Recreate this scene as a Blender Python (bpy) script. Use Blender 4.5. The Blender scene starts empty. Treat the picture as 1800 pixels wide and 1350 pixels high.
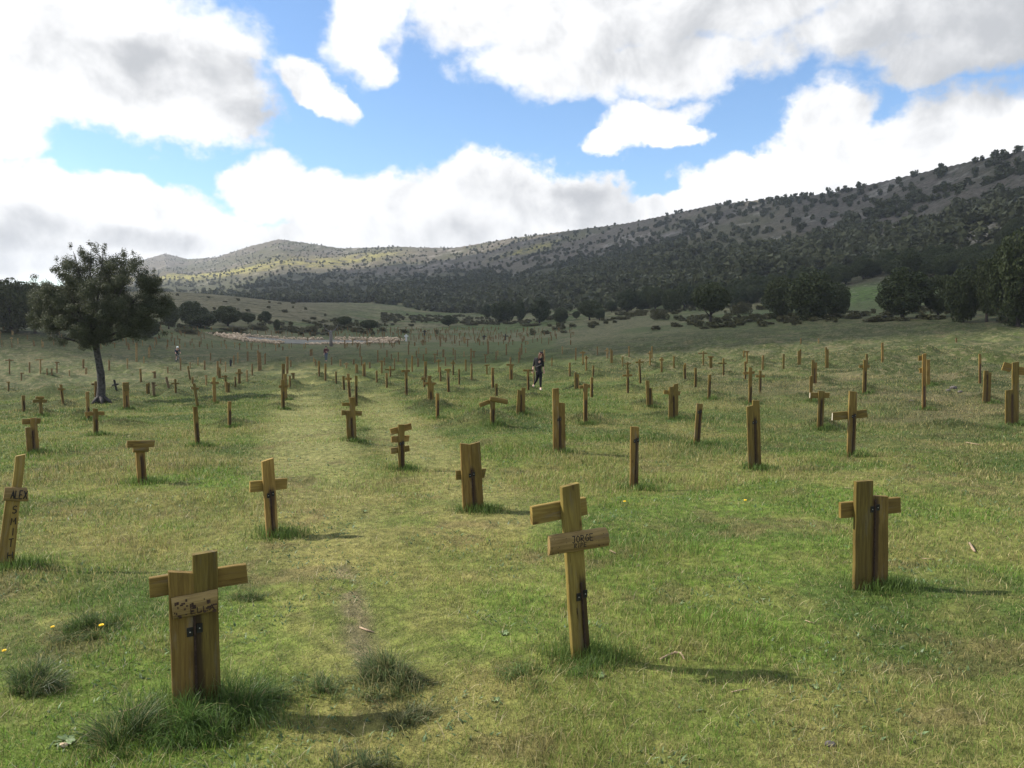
import bpy, bmesh, math, random
import numpy as np
from mathutils import Vector, Matrix
random.seed(7); rng = np.random.default_rng(11)
S = bpy.context.scene
COL = S.collection
R = math.radians

# ------------------------------------------------------------------ tagging
def tag(o, label=None, cat=None, group=None, kind=None):
    if label: o['label'] = label
    if cat: o['category'] = cat
    if group: o['group'] = group
    if kind: o['kind'] = kind
    return o
def empty(name, loc, rz=0.0, scale=1.0):
    o = bpy.data.objects.new(name, None); COL.objects.link(o)
    o.location = loc; o.rotation_euler = (0, 0, rz); o.scale = (scale,)*3
    o.empty_display_size = .1
    return o
def np_mesh(name, V, F, mats=(), smooth=False, cols=None, uv=None, mi=None):
    """V (n,3), F (m,k) of equal size polygons"""
    me = bpy.data.meshes.new(name)
    V = np.asarray(V, dtype=np.float32); F = np.asarray(F, dtype=np.int32)
    n, (m, k) = len(V), F.shape
    me.vertices.add(n); me.vertices.foreach_set('co', V.ravel())
    me.loops.add(m*k); me.loops.foreach_set('vertex_index', F.ravel())
    me.polygons.add(m)
    me.polygons.foreach_set('loop_start', np.arange(0, m*k, k, dtype=np.int32))
    me.polygons.foreach_set('loop_total', np.full(m, k, dtype=np.int32))
    if mi is not None: me.polygons.foreach_set('material_index', np.asarray(mi, dtype=np.int32))
    me.polygons.foreach_set('use_smooth', np.full(m, bool(smooth)))
    if cols is not None:
        a = me.color_attributes.new('col', 'FLOAT_COLOR', 'POINT')
        c = np.ones((n, 4), dtype=np.float32); c[:, :cols.shape[1]] = cols
        a.data.foreach_set('color', c.ravel())
    me.update(calc_edges=True)
    for mt in mats: me.materials.append(mt)
    return me
def add(name, me, parent=None, loc=None):
    o = bpy.data.objects.new(name, me); COL.objects.link(o)
    if parent is not None: o.parent = parent
    if loc is not None: o.location = loc
    return o
class MB:
    """collects boxes / tubes into one mesh"""
    def __init__(s): s.bm = bmesh.new(); s.uv = s.bm.loops.layers.uv.new('UVMap')
    def box(s, cx, cy, cz, sx, sy, sz, M=None, uvf=None, bevel=0.0):
        r = bmesh.ops.create_cube(s.bm, size=1.0)
        vs = r['verts']
        bmesh.ops.scale(s.bm, vec=(sx, sy, sz), verts=vs)
        bmesh.ops.translate(s.bm, vec=(cx, cy, cz), verts=vs)
        if bevel > 0:
            es = list({e for v in vs for e in v.link_edges})
            q = bmesh.ops.bevel(s.bm, geom=es, offset=bevel, segments=1, affect='EDGES')
            vs = list({v for f in q['faces'] for v in f.verts} | {v for v in vs if v.is_valid})
        fs = list({f for v in vs for f in v.link_faces})
        if uvf:
            for f in fs:
                for l in f.loops: l[s.uv].uv = uvf(l.vert.co)
        if M is not None: bmesh.ops.transform(s.bm, matrix=M, verts=vs)
        return vs
    def tube(s, pts, rad, seg=6, cap=True):
        pts = [Vector(p) for p in pts]
        if not isinstance(rad, (list, tuple)): rad = [rad]*len(pts)
        rings = []
        for i, p in enumerate(pts):
            a = pts[max(i-1, 0)]; b = pts[min(i+1, len(pts)-1)]
            d = (b-a).normalized() if (b-a).length > 1e-9 else Vector((0, 0, 1))
            u = d.orthogonal().normalized() if i == 0 else (u - d*u.dot(d)).normalized()
            w = d.cross(u)
            rings.append([s.bm.verts.new(p+(u*math.cos(2*math.pi*k/seg)+w*math.sin(2*math.pi*k/seg))*rad[i]) for k in range(seg)])
        for i in range(len(rings)-1):
            for k in range(seg):
                s.bm.faces.new((rings[i][k], rings[i][(k+1) % seg], rings[i+1][(k+1) % seg], rings[i+1][k]))
        if cap:
            s.bm.faces.new(rings[0][::-1]); s.bm.faces.new(rings[-1])
    def sphere(s, c, r, sub=2, sc=(1, 1, 1), jit=0.0):
        q = bmesh.ops.create_icosphere(s.bm, subdivisions=sub, radius=1.0)
        for v in q['verts']:
            k = r*(1+random.uniform(-jit, jit))
            v.co = Vector((v.co.x*sc[0]*k+c[0], v.co.y*sc[1]*k+c[1], v.co.z*sc[2]*k+c[2]))
    def build(s, name, mat, parent=None, smooth=False, loc=None):
        me = bpy.data.meshes.new(name); s.bm.to_mesh(me); s.bm.free()
        if smooth:
            for p in me.polygons: p.use_smooth = True
        me.materials.append(mat)
        return add(name, me, parent, loc)

# ------------------------------------------------------------------ noise
def _hash(ix, iy, seed):
    h = (ix.astype(np.int64)*374761393 + iy.astype(np.int64)*668265263 + seed*974634777) & 0xFFFFFFFF
    h = ((h ^ (h >> 13))*1274126177) & 0xFFFFFFFF
    return ((h ^ (h >> 16)) & 0xFFFFFF)/float(0xFFFFFF)
def vnoise(x, y, seed=0):
    ix = np.floor(x); iy = np.floor(y); fx = x-ix; fy = y-iy
    fx = fx*fx*fx*(fx*(fx*6-15)+10); fy = fy*fy*fy*(fy*(fy*6-15)+10)
    a = _hash(ix, iy, seed); b = _hash(ix+1, iy, seed); c = _hash(ix, iy+1, seed); d = _hash(ix+1, iy+1, seed)
    return (a*(1-fx)+b*fx)*(1-fy)+(c*(1-fx)+d*fx)*fy
def fbm(x, y, oct=4, seed=0, gain=.5):
    s = 0; a = 1; t = 0
    for i in range(oct):
        s = s+a*vnoise(x*2**i+i*17.3, y*2**i-i*9.1, seed+i); t += a; a *= gain
    return s/t          # 0..1
def sstep(x, a, b):
    t = np.clip((x-a)/(b-a), 0, 1); return t*t*(3-2*t)

# ------------------------------------------------------------------ camera model (photo pixels 1800x1350)
FPX = 1350.0; PITCH = math.atan(.1)
def ray(px, py):
    cx = (np.asarray(px, float)-900)/FPX; cy = (675-np.asarray(py, float))/FPX
    cp, sp = math.cos(PITCH), math.sin(PITCH)
    return np.stack([cx, cp+cy*sp, -sp+cy*cp], -1)

# ------------------------------------------------------------------ terrain
SKY = np.array([(-900, 505), (-300, 515), (0, 512), (90, 508), (150, 495), (200, 474), (250, 457), (290, 445), (330, 455), (380, 452), (440, 432),
  (490, 420), (540, 427), (600, 436), (700, 433), (750, 435), (800, 435), (900, 418), (1000, 405), (1100, 392), (1150, 382),
  (1250, 360), (1350, 349), (1450, 340), (1500, 330), (1600, 307), (1700, 284), (1800, 263), (2200, 190), (3200, 120)], float)
_d = ray(SKY[:, 0], SKY[:, 1]); SAZ = np.arctan2(_d[:, 0], _d[:, 1]); SEL = _d[:, 2]/np.hypot(_d[:, 0], _d[:, 1])
def _az(p): return np.arctan2((np.asarray(p, float)-900)/FPX, 1.0)
RAZ = _az([-900, 0, 150, 250, 290, 380, 500, 800, 1000, 1250, 1800, 3200]); RRV = np.array([500, 650, 1200, 2100, 2200, 1900, 1700, 1350, 1100, 800, 470, 380.])
FAZ = _az([-900, 0, 300, 600, 900, 1250, 1500, 1800, 3200]); FRV = np.array([200, 260, 560, 520, 350, 240, 190, 150, 120.])
MOUNDS = []   # (x, y, rad, h)
def ground0(x, y):
    """valley floor, metres, eye of the camera at z = 0"""
    k = (88.5-y)/8
    b = -6.4+.42*(np.logaddexp(0, np.clip(k, -30, 60)))
    b = np.where(y < -4, b+.03*(y+4), b)
    xr = 60*np.tanh(.5*(x+np.sqrt(x*x+4))/60)
    xl = 60*np.tanh(.5*(-x+np.sqrt(x*x+4))/60)
    xf = 26*np.tanh(4*np.logaddexp(0, (-x-46)/4)/26)
    ar = .055*sstep(y, 15, 36)+.06*sstep(y, 40, 110)
    al = -.04*sstep(y, 8, 34)*(1-sstep(y, 48, 85))
    z = b+xr*ar+xl*al+xf*.17*sstep(y, 66, 112)+.015*np.clip(y-160, 0, 400)
    # brown meadow rise on the left
    u = x/np.maximum(y, 30)
    z = z+6.0*np.exp(-((y-330)/75)**2)*(1-sstep(u, -.46, -.2))
    return z
def relief(x, y):
    r = np.hypot(x, y)
    n = (fbm(x*.55, y*.75, 4, 3)-.5)*.16+(fbm(x*2.3, y*2.6, 3, 8)-.5)*.05
    big = (fbm(x*.12, y*.2, 4, 31)-.5)*.9*sstep(r, 18, 60)
    hum = np.maximum(fbm(x*.42, y*.55, 3, 55)-.50, 0)*2.0*sstep(r, 24, 44)*(1-.75*sstep(y, 84, 100))
    hum2 = (fbm(x*.95, y*1.1, 3, 65)-.5)*.17*sstep(r, 20, 44)*(1-sstep(y, 84, 130))
    return n+big*.6*(1-.8*sstep(y, 84, 100))+hum*.5+hum2
def height(x, y, mounds=True):
    x = np.asarray(x, float); y = np.asarray(y, float)
    z0 = ground0(x, y)+relief(x, y)
    if mounds and len(MOUNDS):
        for (mx, my, mr, mh) in MOUNDS:
            q = ((x-mx)**2+(y-my)**2)/(mr*mr)
            msk = q < 9
            if msk.any():
                z0[msk] += mh*np.exp(-q[msk]*1.1)*(1+.5*(fbm(x[msk]*4, y[msk]*4, 2, 77)-.5))
    r = np.hypot(x, y); az = np.arctan2(x, y)
    front = np.abs(az) < 1.15
    E = np.interp(az, SAZ, SEL); rR = np.interp(az, RAZ, RRV); rf = np.interp(az, FAZ, FRV)
    t = np.clip((r-rf)/(rR-rf), 0, 1)
    gul = fbm(az*9+r*.0012, r*.004, 4, 91)-.5
    p = np.clip(t, 0, 1)**.85
    p = p+.16*gul*np.sin(np.pi*np.clip(t, 0, 1))
    ef = z0/np.maximum(r, 1)
    e = ef+(E-ef)*p
    h = e*r+(fbm(x*.03, y*.03, 4, 19)-.5)*7*sstep(t, 0, .15)*(1-sstep(t, .86, 1.0))
    h = np.where(r > rR, E*rR-30*np.tanh((r-rR)*.10/30), h)
    z = np.where(t > 0, h, z0)
    fade = sstep(np.abs(az), 1.1, 1.5)
    return z*(1-fade)+(z0+0)*fade
def on_ground(px, py, mounds=False, rmax=900):
    """ground points seen under photo pixels"""
    D = np.atleast_2d(ray(px, py)); rr = np.exp(np.linspace(math.log(1.5), math.log(rmax), 2600))
    out = []
    for d in D:
        hz = math.hypot(d[0], d[1]); x = d[0]/hz*rr; y = d[1]/hz*rr; z = d[2]/hz*rr
        g = height(x, y, mounds)-z
        i = np.argmax(g > 0) if (g > 0).any() else len(rr)-1
        if i > 0 and g[i] > 0:
            f = -g[i-1]/(g[i]-g[i-1]); r = rr[i-1]+(rr[i]-rr[i-1])*f
        else: r = rr[i]
        out.append((d[0]/hz*r, d[1]/hz*r, d[2]/hz*r))
    return np.array(out)
def zat(x, y): return float(height(np.array([x]), np.array([y]))[0])
# ------------------------------------------------------------------ materials
class NT:
    def __init__(s, nt): s.nt = nt; s.n = nt.nodes; s.l = nt.links
    def new(s, t, **kw):
        nd = s.n.new(t)
        for k, v in kw.items(): setattr(nd, k, v)
        return nd
    def put(s, sock, v):
        if v is None: return
        if isinstance(v, bpy.types.NodeSocket): s.l.new(v, sock)
        elif isinstance(v, (tuple, list)) and len(v) == 3 and sock.type == 'RGBA': sock.default_value = (*v, 1)
        else: sock.default_value = v
    def math(s, op, a, b=None, c=None, clamp=False):
        m = s.new('ShaderNodeMath', operation=op, use_clamp=clamp)
        s.put(m.inputs[0], a); s.put(m.inputs[1], b); s.put(m.inputs[2], c); return m.outputs[0]
    def mix(s, f, a, b, mode='MIX'):
        m = s.new('ShaderNodeMix', data_type='RGBA', blend_type=mode); m.clamp_factor = True
        s.put(m.inputs[0], f); s.put(m.inputs[6], a); s.put(m.inputs[7], b); return m.outputs[2]
    def noise(s, vec, scale, detail=4, rough=.55, dist=0.0, dims='3D'):
        m = s.new('ShaderNodeTexNoise', noise_dimensions=dims)
        if vec is not None: s.l.new(vec, m.inputs['Vector'])
        m.inputs['Scale'].default_value = scale; m.inputs['Detail'].default_value = detail
        m.inputs['Roughness'].default_value = rough; m.inputs['Distortion'].default_value = dist
        return m.outputs['Fac']
    def ss(s, v, a, b, lo=0.0, hi=1.0):
        m = s.new('ShaderNodeMapRange', interpolation_type='SMOOTHSTEP')
        s.put(m.inputs[0], v); m.inputs[1].default_value = a; m.inputs[2].default_value = b
        m.inputs[3].default_value = lo; m.inputs[4].default_value = hi; return m.outputs[0]
    def scalev(s, v, sc):
        m = s.new('ShaderNodeMapping'); s.l.new(v, m.inputs[0]); m.inputs['Scale'].default_value = sc; return m.outputs[0]
def mat(name):
    m = bpy.data.materials.new(name); m.use_nodes = True
    t = NT(m.node_tree); b = m.node_tree.nodes['Principled BSDF']; return m, t, b
def plain(name, col, rough=.6, var=.25, scale=30, metal=0, spec=.3, bump=0.0):
    m, t, b = mat(name)
    g = t.new('ShaderNodeTexCoord').outputs['Object']
    n = t.noise(g, scale, 5)
    c = t.mix(t.ss(n, .3, .7), tuple(x*(1-var) for x in col), tuple(min(1, x*(1+var)) for x in col))
    t.put(b.inputs['Base Color'], c); b.inputs['Roughness'].default_value = rough
    b.inputs['Metallic'].default_value = metal; b.inputs['Specular IOR Level'].default_value = spec
    if bump:
        bp = t.new('ShaderNodeBump'); bp.inputs['Strength'].default_value = .6; bp.inputs['Distance'].default_value = bump
        t.put(bp.inputs['Height'], n); t.put(b.inputs['Normal'], bp.outputs[0])
    return m

def wood_mat(name, light, dark, weather=0.0):
    m, t, b = mat(name)
    uv = t.new('ShaderNodeUVMap').outputs[0]
    rnd = t.new('ShaderNodeObjectInfo').outputs['Random']
    sep = t.new('ShaderNodeSeparateXYZ'); t.l.new(uv, sep.inputs[0])
    cb = t.new('ShaderNodeCombineXYZ'); t.put(cb.inputs[0], sep.outputs[0]); t.put(cb.inputs[1], sep.outputs[1]); t.put(cb.inputs[2], t.math('MULTIPLY', rnd, 37.0))
    v = cb.outputs[0]
    g1 = t.noise(t.scalev(v, (60, 3.0, 1)), 1.0, 5, .6, .6)
    g2 = t.noise(t.scalev(v, (260, 9, 1)), 1.0, 3, .6)
    g3 = t.noise(t.scalev(v, (7, 3, 1)), 1.0, 3, .5)
    c = t.mix(t.ss(g1, .35, .68), light, dark)
    c = t.mix(t.math('MULTIPLY', t.ss(g2, .5, .75), .35), c, tuple(x*.55 for x in dark))
    c = t.mix(t.math('MULTIPLY', t.ss(g3, .42, .7), .55), c, tuple(x*.7 for x in dark))
    # knots
    vo = t.new('ShaderNodeTexVoronoi'); t.l.new(t.scalev(v, (9, 3.2, 1)), vo.inputs['Vector']); vo.inputs['Scale'].default_value = 1.0
    kn = t.ss(vo.outputs['Distance'], .05, .11, 1, 0)
    c = t.mix(t.math('MULTIPLY', kn, .75), c, (.07, .035, .012))
    # iron stain: uv.x = metres from the stake, uv.y = metres above its bracket
    ax = t.math('ABSOLUTE', sep.outputs[0])
    ns = t.noise(t.scalev(v, (14, 5, 1)), 1.0, 4, .6)
    wd = t.math('ADD', t.math('MULTIPLY', ns, .034), .004)
    band = t.ss(t.math('SUBTRACT', ax, wd), -.006, .012, 1, 0)
    below = t.ss(t.math('ADD', sep.outputs[1], t.math('MULTIPLY', ns, .12)), .04, .12, 1, 0)
    c = t.mix(t.math('MULTIPLY', t.math('MULTIPLY', band, below), .85), c, (.035, .020, .011))
    # damp lower half
    dmp = t.ss(t.math('ADD', sep.outputs[1], t.math('MULTIPLY', g3, .6)), -.45, .25, 1, 0)
    c = t.mix(t.math('MULTIPLY', dmp, .42), c, (.085, .050, .018))
    # drying cracks and grey weathering
    ck = t.noise(t.scalev(v, (120, 1.6, 1)), 1.0, 4, .7, 1.2)
    c = t.mix(t.ss(ck, .655, .68), c, (.02, .013, .006))
    gw = t.noise(t.scalev(v, (16, 2.2, 1)), 1.3, 5, .7)
    c = t.mix(t.math('MULTIPLY', t.ss(gw, .52, .72), .5), c, (.17, .15, .11))
    # per-object tone
    hv = t.new('ShaderNodeHueSaturation'); t.put(hv.inputs['Color'], c)
    t.put(hv.inputs['Value'], t.math('ADD', t.math('MULTIPLY', rnd, .5), .78))
    t.put(hv.inputs['Hue'], t.math('ADD', t.math('MULTIPLY', rnd, -.018), .506))
    hv.inputs['Saturation'].default_value = 1.0-weather
    t.put(b.inputs['Base Color'], hv.outputs[0])
    b.inputs['Roughness'].default_value = .72; b.inputs['Specular IOR Level'].default_value = .25
    bp = t.new('ShaderNodeBump'); bp.inputs['Strength'].default_value = .5; bp.inputs['Distance'].default_value = .003
    t.put(bp.inputs['Height'], t.math('ADD', g1, g2)); t.put(b.inputs['Normal'], bp.outputs[0])
    return m
M = {}
M['wood'] = wood_mat('treated_pine', (.290, .215, .055), (.175, .120, .028))
M['wood_mid'] = wood_mat('mid_pine', (.215, .150, .036), (.125, .082, .020))
M['wood_dark'] = wood_mat('dark_toned_pine', (.180, .130, .030), (.105, .070, .015))  # same pine in a darker tone
M['oldwood'] = wood_mat('weathered_pine', (.17, .12, .05), (.10, .065, .026), .12)
M['barkwood'] = wood_mat('rounded_log_wood', (.230, .170, .055), (.130, .090, .028), .03)
M['farwood'] = plain('far_wood', (.165, .105, .040), .8, .3, 4)
M['farwood2'] = plain('far_wood_pale', (.26, .18, .075), .8, .3, 4)
M['pale_end'] = plain('pale_sawn_end', (.42, .38, .30), .7, .15, 30)
M['iron'] = plain('rusty_iron', (.045, .028, .02), .75, .4, 60, .3)
M['bracket'] = plain('black_bracket', (.03, .03, .028), .5, .3, 60, .6)
M['screw'] = plain('bright_screw', (.6, .6, .58), .3, .1, 60, .9)
M['ink'] = plain('black_ink', (.02, .018, .016), .8, .3, 80)
M['burn'] = plain('burnt_letters', (.05, .03, .02), .9, .4, 80)
M['white_paint'] = plain('white_paint', (.62, .61, .58), .5, .05, 10)
M['black_paint'] = plain('black_paint', (.02, .02, .02), .5, .2, 10)
M['bark'] = plain('grey_bark', (.055, .051, .047), .95, .55, 9, bump=.05)
M['deadwood'] = plain('bleached_dead_wood', (.17, .155, .14), .9, .45, 14, bump=.02)
M['bark_dark'] = plain('brown_bark', (.045, .036, .030), .9, .4, 6)
M['stone'] = plain('pale_limestone', (.50, .39, .27), .9, .35, 2.5, bump=.02)
M['stone_dark'] = plain('grey_stone', (.09, .08, .075), .9, .3, 30, bump=.01)
M['skin'] = plain('skin', (.50, .30, .22), .55, .06, 20)
M['black_cloth'] = plain('black_cloth', (.012, .012, .014), .85, .3, 30)
M['red_cloth'] = plain('dark_red_cloth', (.06, .012, .015), .85, .3, 30)
M['denim'] = plain('denim', (.06, .085, .12), .85, .3, 40)
M['navy'] = plain('navy_cloth', (.02, .028, .055), .8, .3, 30)
M['hair'] = plain('auburn_hair', (.09, .035, .02), .6, .3, 60)
M['shoe'] = plain('white_shoe', (.7, .7, .7), .6, .1, 30)
M['lens'] = plain('dark_glass', (.02, .03, .05), .15, .1, 30)
M['rubber'] = plain('rubber', (.02, .02, .02), .8, .2, 30)
M['metal'] = plain('bike_metal', (.12, .14, .16), .4, .2, 30, .6)
M['helmet'] = plain('helmet_shell', (.75, .78, .78), .35, .05, 30)
M['yellow'] = plain('yellow_petals', (.85, .55, .02), .6, .1, 60)
M['twig'] = plain('dead_twig', (.30, .22, .15), .85, .4, 60)

def leaf_mat(name, col, trans=.25, var=.35, sc=1.3, rough=.6):
    m, t, b = mat(name)
    g = t.new('ShaderNodeNewGeometry').outputs['Position']
    ri = t.new('ShaderNodeNewGeometry').outputs['Random Per Island']
    oi = t.new('ShaderNodeObjectInfo').outputs['Random']
    n = t.noise(g, sc, 3)
    k = t.math('ADD', t.math('MULTIPLY', ri, .6), t.math('MULTIPLY', n, .5))
    c = t.mix(k, tuple(x*(1-var) for x in col), (col[0]*(1+var)*1.15, col[1]*(1+var), col[2]*(1+var*.5)))
    c = t.mix(t.math('MULTIPLY', oi, .35), c, (col[0]*1.7, col[1]*1.3, col[2]*.9))
    t.put(b.inputs['Base Color'], c); b.inputs['Roughness'].default_value = rough; b.inputs['Specular IOR Level'].default_value = .25
    tr = t.new('ShaderNodeBsdfTranslucent'); t.put(tr.inputs[0], c)
    ms = t.new('ShaderNodeMixShader'); ms.inputs[0].default_value = trans
    t.l.new(b.outputs[0], ms.inputs[1]); t.l.new(tr.outputs[0], ms.inputs[2])
    t.l.new(ms.outputs[0], m.node_tree.nodes['Material Output'].inputs[0])
    return m
M['leaf'] = leaf_mat('juniper_foliage', (.036, .053, .017), .2)
M['leaf_lone'] = leaf_mat('lone_tree_foliage', (.054, .070, .040), .3, .3, 2.5)  # paler grey-green, with flare haze put into the foliage colour
M['leaf_hill'] = leaf_mat('hillside_foliage', (.056, .070, .034), .15, .4, .03)
M['leaf_bush'] = leaf_mat('heath_foliage', (.060, .065, .026), .2, .4, .2)

def blade_mat(name, gain=1.0):
    m, t, b = mat(name)
    a = t.new('ShaderNodeVertexColor', layer_name='col').outputs[0]
    t.put(b.inputs['Base Color'], a); b.inputs['Roughness'].default_value = .5; b.inputs['Specular IOR Level'].default_value = .35
    tr = t.new('ShaderNodeBsdfTranslucent'); t.put(tr.inputs[0], a)
    ms = t.new('ShaderNodeMixShader'); ms.inputs[0].default_value = .42
    t.l.new(b.outputs[0], ms.inputs[1]); t.l.new(tr.outputs[0], ms.inputs[2])
    t.l.new(ms.outputs[0], m.node_tree.nodes['Material Output'].inputs[0])
    return m
M['blade'] = blade_mat('grass_blade')

def ground_mat():
    m, t, b = mat('meadow')
    g = t.new('ShaderNodeNewGeometry').outputs['Position']
    a = t.new('ShaderNodeVertexColor', layer_name='col').outputs[0]
    n1 = t.noise(g, 9.0, 5, .65); n2 = t.noise(g, 42.0, 4, .7); n3 = t.noise(g, 1.6, 4, .6)
    c = t.mix(t.ss(n1, .3, .75), t.mix(.7, a, (.025, .035, .010)), a)
    c = t.mix(t.math('MULTIPLY', t.ss(n2, .5, .7), .35), c, (.22, .18, .09))
    c = t.mix(t.math('MULTIPLY', t.ss(n3, .55, .72), .25), c, (.035, .055, .014))
    # tufty, heathy ground: dark clumps between pale bent grass (alpha says how rough the sward is)
    al = t.new('ShaderNodeVertexColor', layer_name='col').outputs[1]
    h1 = t.noise(g, .9, 6, .65, .4); h2 = t.noise(g, 3.2, 4, .7)
    c = t.mix(t.math('MULTIPLY', t.ss(h1, .50, .60), t.math('MULTIPLY', al, .85)), c, (.040, .052, .018))
    c = t.mix(t.math('MULTIPLY', t.ss(h2, .50, .66), t.math('MULTIPLY', al, .55)), c, (.20, .165, .10))
    c = t.mix(t.math('MULTIPLY', t.ss(h2, .46, .34), t.math('MULTIPLY', al, .6)), c, (.045, .058, .020))
    t.put(b.inputs['Base Color'], c); b.inputs['Roughness'].default_value = .9; b.inputs['Specular IOR Level'].default_value = .1
    bp = t.new('ShaderNodeBump'); bp.inputs['Strength'].default_value = 1.0; bp.inputs['Distance'].default_value = .05
    t.put(bp.inputs['Height'], t.math('ADD', n1, t.math('MULTIPLY', n2, .4))); t.put(b.inputs['Normal'], bp.outputs[0])
    return m
def hill_mat():
    m, t, b = mat('limestone_scrub_slope')
    g = t.new('ShaderNodeNewGeometry').outputs['Position']
    a = t.new('ShaderNodeVertexColor', layer_name='col').outputs[0]
    n1 = t.noise(g, .12, 6, .7); n2 = t.noise(g, .6, 5, .7)
    c = t.mix(t.ss(n1, .42, .66), a, t.mix(.6, a, (.05, .055, .03)))
    c = t.mix(t.math('MULTIPLY', t.ss(n2, .5, .66), .6), c, t.mix(.5, a, (.36, .32, .27)))
    c = t.mix(t.ss(t.noise(g, .35, 4, .7), .52, .62), c, (.045, .052, .028))
    t.put(b.inputs['Base Color'], c); b.inputs['Roughness'].default_value = .95; b.inputs['Specular IOR Level'].default_value = .05
    bp = t.new('ShaderNodeBump'); bp.inputs['Strength'].default_value = .9; bp.inputs['Distance'].default_value = 1.2
    t.put(bp.inputs['Height'], n2); t.put(b.inputs['Normal'], bp.outputs[0])
    return m
M['ground'] = ground_mat(); M['hill'] = hill_mat()
def gravel_mat():
    m, t, b = mat('grey_gravel')
    g = t.new('ShaderNodeNewGeometry').outputs['Position']
    v = t.new('ShaderNodeTexVoronoi'); t.l.new(g, v.inputs['Vector']); v.inputs['Scale'].default_value = 1.6
    n = t.noise(g, .5, 5, .6)
    c = t.mix(t.ss(n, .35, .65), (.12, .112, .095), (.19, .178, .15))
    c = t.mix(t.ss(v.outputs['Distance'], .2, .7), c, (.13, .13, .10))
    t.put(b.inputs['Base Color'], c); b.inputs['Roughness'].default_value = .95
    return m
M['gravel'] = gravel_mat()
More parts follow.
